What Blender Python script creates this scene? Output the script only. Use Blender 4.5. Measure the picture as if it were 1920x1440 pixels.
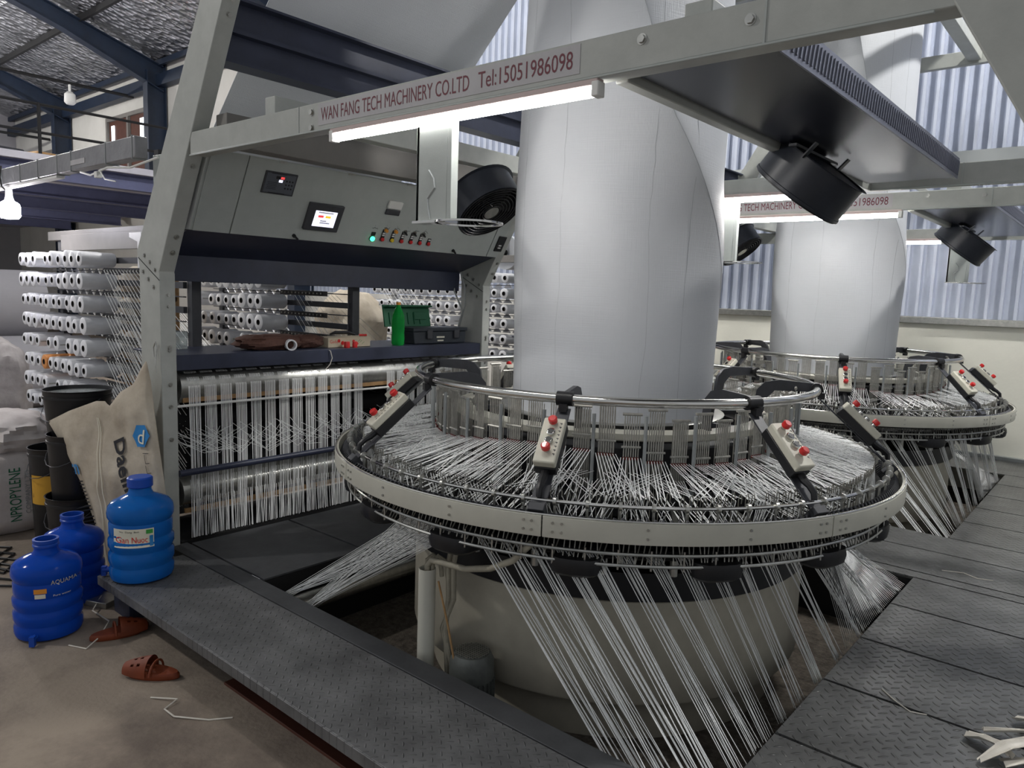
import bpy, math, random
from mathutils import Vector, Matrix, noise
R=math.radians; PI=math.pi
random.seed(7)
sc=bpy.context.scene; COL=sc.collection
for o in list(bpy.data.objects): bpy.data.objects.remove(o)
# ------------------------------------------------------------------ camera
F_PX=1390.843
cam_d=bpy.data.cameras.new('camera'); cam=bpy.data.objects.new('camera',cam_d); COL.objects.link(cam)
cam_d.sensor_width=36; cam_d.lens=F_PX/1920*36; cam_d.clip_start=.05; cam_d.clip_end=200
# world axes seen from the camera (x right, y down, z forward)
VB=Vector((-690-960,493-720,F_PX)); VG=Vector((2150-960,592-720,F_PX))
ax=(-VB).normalized(); ay=VG.normalized(); az=ax.cross(ay).normalized()
# camera right / up / back in world coordinates
right=Vector((ax.x,ay.x,az.x)); up=-Vector((ax.y,ay.y,az.y)); back=-Vector((ax.z,ay.z,az.z))
back.normalize(); right=up.cross(back).normalized(); up=back.cross(right)
cam.matrix_world=Matrix(((right.x,up.x,back.x,0),(right.y,up.y,back.y,0),(right.z,up.z,back.z,1.45),(0,0,0,1)))
sc.camera=cam
# ------------------------------------------------------------------ light
w=bpy.data.worlds.new('World'); sc.world=w; w.use_nodes=True
w.node_tree.nodes['Background'].inputs[0].default_value=(.92,.95,1,1)
w.node_tree.nodes['Background'].inputs[1].default_value=.34
sc.view_settings.view_transform='Standard'; sc.view_settings.look='None'
sc.view_settings.exposure=0.42; sc.view_settings.gamma=1; sc.view_settings.use_curve_mapping=False
TUBE_STRENGTH=36; BULB_STRENGTH=55; ADDED_LAMP_STRENGTH=560

# ------------------------------------------------------------------ materials
def mat(name,col,rough=.5,metal=0,var=0,scale=8,bump=0,bscale=60,emit=0,trans=0,alpha=1,dirt=None,ior=1.45,coat=0):
    m=bpy.data.materials.new(name); m.use_nodes=True; nt=m.node_tree; b=nt.nodes['Principled BSDF']
    b.inputs['Base Color'].default_value=(*col,1); b.inputs['Roughness'].default_value=rough; b.inputs['Metallic'].default_value=metal
    b.inputs['IOR'].default_value=ior; b.inputs['Coat Weight'].default_value=coat
    tc=nt.nodes.new('ShaderNodeTexCoord')
    if trans: b.inputs['Transmission Weight'].default_value=trans
    if emit:
        b.inputs['Emission Color'].default_value=(*col,1); b.inputs['Emission Strength'].default_value=emit
    if var or dirt:
        n=nt.nodes.new('ShaderNodeTexNoise'); n.inputs['Scale'].default_value=scale; n.inputs['Detail'].default_value=6; n.inputs['Roughness'].default_value=.65
        nt.links.new(tc.outputs['Object'],n.inputs['Vector'])
        r=nt.nodes.new('ShaderNodeValToRGB'); nt.links.new(n.outputs['Fac'],r.inputs['Fac'])
        r.color_ramp.elements[0].position=.3; r.color_ramp.elements[1].position=.7
        d=dirt or tuple(c*(1-var) for c in col)
        r.color_ramp.elements[0].color=(*d,1); r.color_ramp.elements[1].color=(*[min(1,c*(1+var*.4)) for c in col],1)
        nt.links.new(r.outputs['Color'],b.inputs['Base Color'])
    if bump:
        n=nt.nodes.new('ShaderNodeTexNoise'); n.inputs['Scale'].default_value=bscale; n.inputs['Detail'].default_value=4
        nt.links.new(tc.outputs['Object'],n.inputs['Vector'])
        bp=nt.nodes.new('ShaderNodeBump'); bp.inputs['Strength'].default_value=bump; bp.inputs['Distance'].default_value=.01
        nt.links.new(n.outputs['Fac'],bp.inputs['Height']); nt.links.new(bp.outputs['Normal'],b.inputs['Normal'])
    return m
def nd(nt,t,**k):
    n=nt.nodes.new(t)
    for a,v in k.items(): setattr(n,a,v)
    return n
def mth(nt,op,a,b=None):
    n=nt.nodes.new('ShaderNodeMath'); n.operation=op
    for i,v in enumerate((a,b)):
        if v is None: continue
        if isinstance(v,(int,float)): n.inputs[i].default_value=v
        else: nt.links.new(v,n.inputs[i])
    return n.outputs[0]
def tread_mat(name,col,s=.045,strength=.8,rough=.38,metal=.35):
    m=mat(name,col,rough,metal,var=.45,scale=5); nt=m.node_tree; b=nt.nodes['Principled BSDF']
    tc=nd(nt,'ShaderNodeTexCoord'); mp=nd(nt,'ShaderNodeMapping'); mp.inputs['Rotation'].default_value=(0,0,R(42)); nt.links.new(tc.outputs['Object'],mp.inputs['Vector'])
    sp=nd(nt,'ShaderNodeSeparateXYZ'); nt.links.new(mp.outputs['Vector'],sp.inputs[0])
    x=mth(nt,'DIVIDE',sp.outputs[0],s); y=mth(nt,'DIVIDE',sp.outputs[1],s)
    par=mth(nt,'MODULO',mth(nt,'ADD',mth(nt,'ADD',mth(nt,'FLOOR',x),mth(nt,'FLOOR',y)),1000),2)
    u=mth(nt,'SUBTRACT',mth(nt,'FRACT',x),.5); v=mth(nt,'SUBTRACT',mth(nt,'FRACT',y),.5)
    inv=mth(nt,'SUBTRACT',1,par)
    a=mth(nt,'ADD',mth(nt,'MULTIPLY',u,par),mth(nt,'MULTIPLY',v,inv)); c=mth(nt,'ADD',mth(nt,'MULTIPLY',v,par),mth(nt,'MULTIPLY',u,inv))
    a=mth(nt,'DIVIDE',a,.46); c=mth(nt,'DIVIDE',c,.13)
    d=mth(nt,'ADD',mth(nt,'MULTIPLY',a,a),mth(nt,'MULTIPLY',c,c))
    h=mth(nt,'MAXIMUM',mth(nt,'SUBTRACT',1,d),0); h=mth(nt,'POWER',h,.5)
    bp=nd(nt,'ShaderNodeBump'); bp.inputs['Strength'].default_value=strength; bp.inputs['Distance'].default_value=.010
    nt.links.new(h,bp.inputs['Height']); nt.links.new(bp.outputs['Normal'],b.inputs['Normal'])
    return m
def weave_mat():
    m=mat('woven_white',(.62,.64,.67),.42,var=.05,scale=1.5); nt=m.node_tree; b=nt.nodes['Principled BSDF']
    tc=nd(nt,'ShaderNodeTexCoord')
    n=nd(nt,'ShaderNodeTexNoise'); n.inputs['Scale'].default_value=1; n.inputs['Detail'].default_value=3
    mp=nd(nt,'ShaderNodeMapping'); mp.inputs['Scale'].default_value=(260,260,2); nt.links.new(tc.outputs['Object'],mp.inputs['Vector']); nt.links.new(mp.outputs[0],n.inputs['Vector'])
    n2=nd(nt,'ShaderNodeTexNoise'); n2.inputs['Scale'].default_value=1
    mp2=nd(nt,'ShaderNodeMapping'); mp2.inputs['Scale'].default_value=(5,5,330); nt.links.new(tc.outputs['Object'],mp2.inputs['Vector']); nt.links.new(mp2.outputs[0],n2.inputs['Vector'])
    s=mth(nt,'ADD',n.outputs['Fac'],mth(nt,'MULTIPLY',n2.outputs['Fac'],.8))
    bp=nd(nt,'ShaderNodeBump'); bp.inputs['Strength'].default_value=.35; bp.inputs['Distance'].default_value=.003
    nt.links.new(s,bp.inputs['Height']); nt.links.new(bp.outputs['Normal'],b.inputs['Normal'])
    b.inputs['Transmission Weight'].default_value=0
    return m
def foil_mat():
    m=mat('roof_foil',(.55,.56,.58),.28,.85,var=.5,scale=1.2); nt=m.node_tree; b=nt.nodes['Principled BSDF']
    tc=nd(nt,'ShaderNodeTexCoord'); v=nd(nt,'ShaderNodeTexVoronoi'); v.inputs['Scale'].default_value=7
    nt.links.new(tc.outputs['Object'],v.inputs['Vector'])
    n=nd(nt,'ShaderNodeTexNoise'); n.inputs['Scale'].default_value=1.3; nt.links.new(tc.outputs['Object'],n.inputs['Vector'])
    s=mth(nt,'ADD',v.outputs['Distance'],mth(nt,'MULTIPLY',n.outputs['Fac'],3))
    bp=nd(nt,'ShaderNodeBump'); bp.inputs['Strength'].default_value=.7; bp.inputs['Distance'].default_value=.12
    nt.links.new(s,bp.inputs['Height']); nt.links.new(bp.outputs['Normal'],b.inputs['Normal'])
    return m
def concrete_mat(name,col,dark,scale=1.6):
    m=mat(name,col,.85,bump=.35,bscale=45); nt=m.node_tree; b=nt.nodes['Principled BSDF']
    tc=nd(nt,'ShaderNodeTexCoord'); n=nd(nt,'ShaderNodeTexNoise'); n.inputs['Scale'].default_value=scale; n.inputs['Detail'].default_value=9; n.inputs['Roughness'].default_value=.7
    nt.links.new(tc.outputs['Object'],n.inputs['Vector'])
    r=nd(nt,'ShaderNodeValToRGB'); e=r.color_ramp.elements; e[0].position=.36; e[0].color=(*dark,1); e[1].position=.6; e[1].color=(*col,1)
    nt.links.new(n.outputs['Fac'],r.inputs['Fac']); nt.links.new(r.outputs['Color'],b.inputs['Base Color'])
    return m
M=dict(
 paint=mat('machine_grey_paint',(.44,.455,.425),.38,var=.12,scale=9,bump=.04,bscale=160),
 cabinet=mat('cabinet_grey_paint',(.42,.45,.43),.45,var=.06,scale=12,bump=.05,bscale=220),
 cream=mat('cream_paint',(.60,.59,.51),.5,var=.10,scale=5),
 drum=mat('stained_cream',(.50,.47,.38),.6,dirt=(.34,.31,.25),scale=3,bump=.05),
 navy=mat('navy_panel',(.035,.042,.075),.42,var=.25,scale=6),
 steelnavy=mat('building_steel_navy',(.012,.022,.045),.5,var=.3,scale=4),
 darkgrey=mat('dark_grey_plastic',(.05,.052,.06),.45,var=.2,scale=20),
 black=mat('black_plastic',(.012,.012,.014),.4,var=.2,scale=20),
 chrome=mat('polished_steel',(.62,.61,.58),.16,1),
 steel=mat('brushed_steel',(.50,.50,.47),.34,.9,var=.25,scale=25),
 wire=mat('heald_wire',(.33,.32,.28),.38,.7,var=.3,scale=30),
 strip=mat('heald_strip',(.44,.43,.39),.4,.45,var=.3,scale=40),
 tape=mat('white_tape',(.90,.91,.90),.35),
 spool=mat('tape_winding',(.80,.81,.84),.38,var=.06,scale=30),
 spoolo=mat('orange_winding',(.72,.30,.09),.4,var=.1,scale=30),
 hole=mat('core_hole_shade',(.025,.022,.02),.8),  # near-black colour stands in for the shade inside the spool hole
 weave=weave_mat(), fold=mat('fold_line',(.36,.38,.40),.6),
 navyplate=tread_mat('tread_plate_dark',(.17,.172,.17),s=.040,strength=1.0,rough=.34,metal=.45),
 walk=tread_mat('walkway_plate',(.17,.172,.175),s=.030,strength=.8,rough=.45,metal=.2),
 plain=mat('border_strip',(.072,.075,.080),.55,var=.3,scale=7,bump=.1),
 pit=mat('pit_floor_debris',(.17,.145,.115),.95,dirt=(.045,.038,.032),scale=30,bump=1.,bscale=50),
 dark=mat('dark_void_steel',(.012,.012,.013),.8),
 floor=concrete_mat('concrete_floor',(.29,.24,.19),(.15,.12,.098)),
 wall=mat('cement_wall',(.62,.61,.57),.9,var=.12,scale=.8,bump=.15,bscale=30),
 greywall=mat('grey_wall',(.27,.265,.285),.9,var=.15,scale=.8),
 creamwall=mat('cream_wall',(.86,.85,.75),.85,var=.08,scale=1.5,bump=.1,bscale=40),
 corr=mat('corrugated_sheet',(.50,.54,.64),.5,.0,var=.10,scale=3),
 foil=foil_mat(),
 red=mat('red_button',(.62,.02,.02),.3,coat=.4), yellow=mat('yellow_button',(.75,.55,.03),.3), orange=mat('orange_selector',(.75,.30,.04),.35),
 green=mat('green_lamp',(.05,.9,.35),.3,emit=2.5), redbead=mat('dark_red_bead',(.16,.035,.03),.5),
 white=mat('white_plastic',(.75,.75,.72),.4), ink=mat('dark_red_ink',(.16,.03,.045),.6), blackink=mat('black_ink',(.015,.015,.02),.6),
 blueink=mat('blue_ink',(.02,.22,.55),.5), greenink=mat('green_ink',(.01,.13,.06),.5), sticker=mat('pale_sticker',(.46,.45,.46),.5,var=.08,scale=10),
 screen=mat('lit_screen',(.80,.80,.95),.3,emit=.9), screenred=mat('screen_red',(.9,.08,.08),.3,emit=.6), screenyel=mat('screen_yellow',(.9,.6,.05),.3,emit=.6),
 lampbody=mat('lamp_housing_pinkish',(.55,.44,.42),.5), tube=mat('tube_glow',(1,.98,.95),.3,emit=TUBE_STRENGTH), bulb=mat('bulb_glow',(.93,.9,1),.3,emit=BULB_STRENGTH),
 bay=mat('added_roof_lamp_glow',(1,.98,.95),.3,emit=ADDED_LAMP_STRENGTH), added_glow=mat('added_bulb_glow',(1,.97,.93),.3,emit=450), window=mat('daylit_pane',(.85,.93,1),.3,emit=2.2),  # bay and hall bulb glows belong to lamps added for brightness
 bluebottle=mat('blue_polycarbonate',(.02,.22,.72),.12,trans=.45,ior=1.2,var=.15,scale=4), bluecap=mat('blue_cap',(.01,.07,.42),.35),
 bluebottled=mat('deep_blue_polycarbonate',(.012,.10,.62),.12,trans=.4,ior=1.2),
 greenpet=mat('green_bottle_plastic',(.03,.60,.12),.1,trans=.6,ior=1.15), greendrink=mat('green_drink',(.25,.60,.01),.15,trans=.3,ior=1.2),
 toolgreen=mat('green_lid_plastic',(.004,.11,.045),.5), toolbox=mat('toolbox_plastic',(.028,.035,.045),.5,var=.2,scale=15),
 brown=mat('brown_cloth',(.10,.045,.032),.8,var=.3,scale=12,bump=.5), boxcard=mat('printed_carton',(.60,.52,.38),.6,var=.12,scale=20),
 sack=mat('dirty_woven_sack',(.58,.52,.42),.65,dirt=(.36,.30,.225),scale=4,bump=.5,bscale=14), bag=mat('white_bulk_bag',(.66,.62,.60),.6,dirt=(.48,.43,.41),scale=5,bump=.5,bscale=9),
 greybag=mat('grey_sack',(.36,.34,.33),.7,dirt=(.22,.20,.20),scale=6,bump=.6,bscale=14),
 clog=mat('orange_brown_clog',(.20,.04,.012),.6,var=.3,scale=12), wood=mat('plywood_strip',(.42,.25,.11),.6,var=.3,scale=14),
 joist=mat('joist_paint',(.11,.12,.22),.6,var=.2,scale=3), redwood=mat('brown_shutter',(.09,.03,.018),.6,var=.3,scale=6), label=mat('yellow_label',(.62,.33,.03),.5), papw=mat('paper_label',(.75,.73,.60),.5), labgreen=mat('leaf_green',(.05,.35,.06),.5),
 hose=mat('cream_conduit',(.40,.37,.29),.5,var=.3,scale=12), motor=mat('motor_grey',(.13,.14,.13),.5,var=.4,scale=14), cable=mat('black_cable',(.015,.015,.015),.5),
 beige=mat('station_cover_beige',(.62,.60,.50),.45,var=.08,scale=18), trunk=mat('wrapped_duct_grey',(.30,.30,.31),.35,.3,var=.2,scale=10,bump=.3,bscale=30),
 mezz=mat('mezzanine_deck_grey',(.55,.54,.60),.7,var=.2,scale=2), taupe=mat('taupe_paint',(.19,.18,.165),.5,var=.1,scale=8), redbag=mat('red_fabric',(.45,.03,.04),.7),
 orangebox=mat('orange_carton',(.55,.20,.08),.6), rawtape=mat('cream_tape_scrap',(.74,.70,.62),.45,var=.15,scale=20), fan=mat('fan_black',(.022,.026,.036),.38,var=.3,scale=10),
 greyrod=mat('grey_rod',(.34,.36,.36),.4,.3), tan=mat('tan_patch',(.35,.26,.14),.6), clear=mat('clear_plastic',(.8,.85,.85),.1,trans=.8,ior=1.1),
)

# ------------------------------------------------------------------ mesh builder
def wloc(p):
    v=Vector((0,0,0))
    while p: v+=p.location; p=p.parent
    return v
class MB:
    def __init__(s): s.v=[]; s.f=[]; s.m=[]; s.k=0
    def add(s,vs,fs):
        b=len(s.v); s.v+= [Vector(v) for v in vs]; s.f+=[tuple(i+b for i in f) for f in fs]; s.m+=[s.k]*len(fs)
    def box(s,c,d,rot=None):
        c=Vector(c); x,y,z=[t/2 for t in d]
        vs=[Vector((i,j,k)) for i in(-x,x) for j in(-y,y) for k in(-z,z)]
        if rot is not None: vs=[rot@v for v in vs]
        s.add([v+c for v in vs],[(0,1,3,2),(4,6,7,5),(0,4,5,1),(2,3,7,6),(0,2,6,4),(1,5,7,3)]); return s
    def b2(s,x0,x1,y0,y1,z0,z1): return s.box(((x0+x1)/2,(y0+y1)/2,(z0+z1)/2),(abs(x1-x0),abs(y1-y0),abs(z1-z0)))
    def bar(s,a,b,w,h,upv=(0,0,1)):
        a=Vector(a); b=Vector(b); d=(b-a); 
        if d.length<1e-6: return s
        d.normalize(); u=Vector(upv); x=d.cross(u)
        if x.length<1e-3: x=d.cross(Vector((1,0,0)))
        x.normalize(); y=x.cross(d); x*=w/2; y*=h/2
        s.add([a-x-y,a+x-y,a+x+y,a-x+y,b-x-y,b+x-y,b+x+y,b-x+y],[(0,3,2,1),(4,5,6,7),(0,1,5,4),(1,2,6,5),(2,3,7,6),(3,0,4,7)]); return s
    def tube(s,pts,r,n=8,closed=False,cap=True):
        pts=[Vector(p) for p in pts]; N=len(pts); rs=r if isinstance(r,(list,tuple)) else [r]*N
        vs=[]; prev=None
        for i,p in enumerate(pts):
            if closed: t=pts[(i+1)%N]-pts[i-1]
            else: t=pts[min(i+1,N-1)]-pts[max(i-1,0)]
            t.normalize()
            if prev is None:
                a=Vector((0,0,1)) if abs(t.z)<.9 else Vector((1,0,0)); x=t.cross(a).normalized()
            else: x=(prev-t*prev.dot(t)).normalized()
            prev=x; y=t.cross(x)
            vs+=[p+(x*math.cos(2*PI*k/n)+y*math.sin(2*PI*k/n))*rs[i] for k in range(n)]
        fs=[]
        for i in range(N if closed else N-1):
            j=(i+1)%N
            fs+=[(i*n+k,i*n+(k+1)%n,j*n+(k+1)%n,j*n+k) for k in range(n)]
        if cap and not closed: fs+=[tuple(range(n))[::-1],tuple((N-1)*n+k for k in range(n))]
        s.add(vs,fs); return s
    def cyl(s,a,b,r,n=16,r2=None): return s.tube([a,b],[r,r if r2 is None else r2],n)
    def lathe(s,prof,n=32,c=(0,0,0),a0=0,a1=2*PI,caps=False,rot=None):
        c=Vector(c); full=abs(a1-a0-2*PI)<1e-6; m=n if full else n+1; P=len(prof); vs=[]
        for i in range(m):
            a=a0+(a1-a0)*i/n
            for r,z in prof:
                v=Vector((r*math.cos(a),r*math.sin(a),z)); 
                if rot is not None: v=rot@v
                vs.append(v+c)
        fs=[]
        for i in range(n):
            j=(i+1)%m
            fs+=[(i*P+k,j*P+k,j*P+k+1,i*P+k+1) for k in range(P-1)]
        s.add(vs,fs)
        if caps and not full: s.add([vs[k] for k in range(P)],[tuple(range(P))]); s.add([vs[n*P+k] for k in range(P)],[tuple(range(P))[::-1]])
        return s
    def prism(s,poly,axis,lo,hi):
        def P(a,b,h):
            return {'x':(h,a,b),'y':(a,h,b),'z':(a,b,h)}[axis]
        n=len(poly); s.add([P(a,b,lo) for a,b in poly]+[P(a,b,hi) for a,b in poly],
            [tuple(range(n)),tuple(range(n,2*n))[::-1]]+[(i,(i+1)%n,n+(i+1)%n,n+i) for i in range(n)]); return s
    def torus(s,R0,z,r,n=96,k=10,c=(0,0)): return s.tube([(c[0]+R0*math.cos(2*PI*i/n),c[1]+R0*math.sin(2*PI*i/n),z) for i in range(n)],r,k,closed=True)
    def sphere(s,c,r,n=12,sq=(1,1,1)):
        c=Vector(c); prof=[(math.sin(PI*i/n),-math.cos(PI*i/n)) for i in range(n+1)]
        b=len(s.v); s.lathe(prof,n*2)
        for i in range(b,len(s.v)): v=s.v[i]; s.v[i]=Vector((v.x*r*sq[0],v.y*r*sq[1],v.z*r*sq[2]))+c
        return s
    def mesh(s,name,mats,off=Vector((0,0,0)),smooth=True,bev=0):
        me=bpy.data.meshes.new(name); me.from_pydata([v-off for v in s.v],[],s.f)
        if not isinstance(mats,(list,tuple)): mats=[mats]
        for m in mats: me.materials.append(m)
        if len(mats)>1: me.polygons.foreach_set('material_index',s.m)
        me.validate(); me.update()
        import bmesh
        bm=bmesh.new(); bm.from_mesh(me); bmesh.ops.recalc_face_normals(bm,faces=bm.faces); bm.to_mesh(me); bm.free()
        if smooth:
            me.polygons.foreach_set('use_smooth',[True]*len(me.polygons)); me.set_sharp_from_angle(angle=R(38))
        return me
    def build(s,name,mats,parent=None,bev=0,smooth=True,local=False,label=None,**k):
        off=Vector((0,0,0)) if local else wloc(parent)
        o=bpy.data.objects.new(name,s.mesh(name,mats,off,smooth)); COL.objects.link(o)
        if parent: o.parent=parent
        if label: o['label']=label
        if bev:
            b=o.modifiers.new('bevel','BEVEL'); b.width=bev; b.segments=2; b.limit_method='ANGLE'; b.angle_limit=R(50)
        for a,v in k.items(): o[a]=v
        return o
def tag(o,label,cat,group=None,kind=None):
    o['label']=label; o['category']=cat
    if group: o['group']=group
    if kind: o['kind']=kind
    return o
def thing(name,label,cat,loc=(0,0,0),group=None,rz=0):
    o=bpy.data.objects.new(name,None); COL.objects.link(o); o.location=loc; o.rotation_euler=(0,0,rz); o.empty_display_size=.1
    return tag(o,label,cat,group)
def struct(o): o['kind']='structure'; return o
def stuff(o): o['kind']='stuff'; return o
def copy_tree(o,parent=None):
    c=o.copy(); COL.objects.link(c); c.parent=parent
    for ch in list(o.children): copy_tree(ch,c)
    return c
def text(name,body,size,m,loc,rx,parent=None,sx=1,ext=.0004,align='LEFT',space=1.0,bold=0):
    """lettering standing on a surface; rx is a 3x3 matrix whose columns are right, up, outward"""
    cu=bpy.data.curves.new(name,'FONT'); cu.body=body; cu.size=size; cu.extrude=ext; cu.align_x=align; cu.space_character=space; cu.resolution_u=3; cu.offset=bold
    t=bpy.data.objects.new(name+'_tmp',cu); COL.objects.link(t); bpy.context.view_layer.update()
    me=bpy.data.meshes.new_from_object(t.evaluated_get(bpy.context.evaluated_depsgraph_get())); bpy.data.objects.remove(t)
    off=wloc(parent); L=Vector(loc)
    for v in me.vertices: v.co=rx@Vector((v.co.x*sx,v.co.y,v.co.z))+L-off
    me.materials.clear(); me.materials.append(m); me.name=name
    o=bpy.data.objects.new(name,me); COL.objects.link(o); o.parent=parent; return o
def cols(a,b,c): a,b,c=Vector(a),Vector(b),Vector(c); return Matrix(((a.x,b.x,c.x),(a.y,b.y,c.y),(a.z,b.z,c.z)))
FRONT=cols((1,0,0),(0,0,1),(0,-1,0))      # a face looking towards -Y
def blob(c,d,amp=.2,fr=3,n=14,seed=0,flat=None,power=.7):
    """a crumpled closed bag-like body"""
    mb=MB(); mb.sphere((0,0,0),1,n); c=Vector(c)
    for i,v in enumerate(mb.v):
        q=Vector([math.copysign(abs(t)**power,t) for t in v]); nn=noise.noise_vector(v*fr+Vector((seed,seed*2,0)))+.5*noise.noise_vector(v*fr*2.7+Vector((0,seed,3)))
        r=1+amp*nn.x; p=Vector((q.x*d[0]/2*r,q.y*d[1]/2*r,q.z*d[2]/2*(1+amp*nn.y*.6)))
        if p.z<-d[2]/2*.93: p.z=-d[2]/2*.93
        mb.v[i]=p+c
    return mb
# ================================================================== THE SETTING
ZF=-.2; PZ=-.35; PITCH=3.42
mb=MB(); mb.b2(-34,8,-9,1.80,-.3,ZF); mb.b2(-34,-3.97,1.80,8.9,-.3,ZF); struct(mb.build('floor',M['floor'],smooth=False))
mb=MB(); mb.b2(-3.97,8,1.80,8.9,-.45,PZ); struct(mb.build('floor',M['pit'],smooth=False))
mb=MB(); mb.b2(-6.2,8,8.62,8.80,-.35,1.29); o=struct(mb.build('wall_back',M['creamwall'],smooth=False))
mb=MB(); mb.b2(-6.2,8,8.56,8.80,1.29,1.36); struct(mb.build('trim_1',M['steel'],bev=.006))
mb=MB(); mb.b2(-6.2,8,8.55,8.62,-.02,.03); struct(mb.build('baseboard_back',M['greyrod'],smooth=False))
# corrugated sheet wall, real ribs
mb=MB(); prof=[]; x=-14.2
while x<8:
    prof+=[(x,8.80),(x+.078,8.80),(x+.083,8.735),(x+.111,8.735),(x+.116,8.80)]; x+=.125
n=len(prof); vs=[(a,b,1.36) for a,b in prof]+[(a,b,8.6) for a,b in prof]+[(a,8.9,1.36) for a,b in prof]+[(a,8.9,8.6) for a,b in prof]
mb.add(vs,[(i,i+1,n+i+1,n+i) for i in range(n-1)]+[(2*n+i,3*n+i,3*n+i+1,2*n+i+1) for i in range(n-1)])
struct(mb.build('wall_back',M['corr'],smooth=False))
mb=MB(); mb.b2(-14.2,-6.2,8.62,8.9,-.3,1.36); struct(mb.build('wall_back',M['wall'],smooth=False))
mb=MB(); mb.b2(-34,-14.2,8.80,9.0,-.3,7.4); struct(mb.build('wall_back',M['wall'],smooth=False))
for z_ in (2.9,4.6,6.2):
    mb=MB(); mb.b2(-14.2,8,8.70,8.76,z_,z_+.12); tag(mb.build('wall_girt',M['greyrod'],smooth=False),'horizontal steel girt across the corrugated wall, %s'%{2.9:'lowest of the girts',4.6:'middle girt',6.2:'topmost girt under the eave'}[z_],'girt','wall girts')
mb=MB(); mb.b2(-30.2,-30,-9,8.8,-.3,10); struct(mb.build('wall_left',M['greywall'],smooth=False))
def zr(y): return 6.72+.31*(8.8-y)
mb=MB(); mb.prism([(9.0,zr(9)),(9.0,zr(9)+.05),(-8,zr(-8)+.05),(-8,zr(-8))],'x',-34,8); struct(mb.build('ceiling',M['foil'],smooth=False))
rn={-25.05:'far left roof frame',-18.9:'roof frame by the upper shuttered window',-12.75:'roof frame beside the hoop creel bay',-6.6:'roof frame behind the near loom tower'}
for x_,w_ in rn.items():
    t=thing('portal_frame','dark navy steel column and sloping rafter, '+w_,'steel frame',(x_,8.6,ZF),'portal frames of the hall')
    mb=MB(); mb.b2(x_-.12,x_+.12,8.30,8.32,ZF,zr(8.3)-.4).b2(x_-.12,x_+.12,8.74,8.76,ZF,6.7).b2(x_-.01,x_+.01,8.32,8.74,ZF,6.6); mb.build('column',M['steelnavy'],t,smooth=False)
    mb=MB()
    mb.prism([(8.7,zr(8.7)-.12),(8.7,zr(8.7)-.70),(6.5,zr(6.5)-.50),(-8,zr(-8)-.5),(-8,zr(-8)-.12)],'x',x_-.012,x_+.012)
    mb.prism([(8.7,zr(8.7)-.72),(8.7,zr(8.7)-.70),(6.5,zr(6.5)-.50),(-8,zr(-8)-.5),(-8,zr(-8)-.52),(6.5,zr(6.5)-.52)],'x',x_-.13,x_+.13)
    mb.prism([(8.7,zr(8.7)-.14),(8.7,zr(8.7)-.12),(-8,zr(-8)-.12),(-8,zr(-8)-.14)],'x',x_-.13,x_+.13)
    mb.build('rafter',M['steelnavy'],t,smooth=False)
pn=['at the eave','second up from the eave','third up from the eave','fourth up from the eave','fifth up from the eave','sixth up from the eave']
for i,y_ in enumerate((8.62,6.9,5.1,3.3,1.5,-.3)):
    mb=MB(); mb.b2(-34,8,y_-.035,y_+.035,zr(y_)-.14,zr(y_)-.01); tag(mb.build('roof_purlin',M['steelnavy'] if i==0 else M['dark'],smooth=False),'long dark roof purlin under the foil ceiling, '+pn[i],'purlin','roof purlins')
mb=MB(); mb.b2(-34,-12.9,8.55,8.75,6.15,6.42); tag(mb.build('eave_beam',M['steelnavy'],smooth=False),'navy eave beam along the top of the plastered wall','beam')
# windows high on the plastered wall
t=thing('window_1','x','window',(-20.9,8.75,4.3)); del t['label'],t['category']; t['kind']='structure'
mb=MB(); mb.b2(-22.3,-19.5,8.70,8.80,5.72,5.82).b2(-22.3,-22.2,8.70,8.8,4.2,5.72).b2(-19.58,-19.5,8.70,8.8,4.2,5.72).b2(-20.95,-20.85,8.69,8.8,4.2,5.72); mb.build('window_frame',M['taupe'],t,smooth=False)
mb=MB(); mb.b2(-22.2,-20.95,8.76,8.795,4.2,5.72).b2(-20.85,-19.58,8.76,8.795,4.2,5.72); mb.build('shutter',M['redwood'],t,smooth=False)
for a,b,z0 in ((-22.02,-21.85,4.4),(-20.25,-20.0,4.6),(-19.92,-19.68,4.6)):
    mb=MB(); mb.b2(a,b,8.74,8.765,z0,5.6); mb.build('pane',M['window'],t,smooth=False)
t=thing('window_2','x','window',(-28,8.75,4.3)); del t['label'],t['category']; t['kind']='structure'
mb=MB(); mb.b2(-27.9,-26.3,8.70,8.80,5.30,5.4).b2(-26.4,-26.3,8.7,8.8,4.4,5.3); mb.build('window_frame',M['taupe'],t,smooth=False)
mb=MB(); mb.b2(-27.6,-26.9,8.76,8.79,4.4,5.25); mb.build('pane',M['window'],t,smooth=False)
# tie rods across the bays (run along Y)
for (x_,z_,y0,y1,w_) in ((-20.5,6.15,1,8.7,'uppermost rod, carrying the small hanging lamp'),(-26.5,5.7,1,8.7,'rod in the far left bay'),(-22.5,4.35,1,8.7,'low rod crossing in front of the shuttered window')):
    mb=MB(); mb.cyl((x_,y0,z_),(x_,y1,z_),.04,8); tag(mb.build('tie_rod',M['dark']),'thin dark steel tie rod, '+w_,'rod','tie rods')
t=thing('pendant_lamp','small white unlit lamp hanging from the upper tie rod','lamp',(-20.5,7.2,5.6))
mb=MB(); mb.cyl((-20.5,7.2,6.15),(-20.5,7.2,5.95),.03,6); mb.build('stem',M['white'],t)
mb=MB(); mb.lathe([(0.0,.30),(.06,.30),(.12,.24),(.13,.05),(.08,0),(0,0)],14,(-20.5,7.2,5.65)); mb.build('lamp_shade',M['white'],t)
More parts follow.
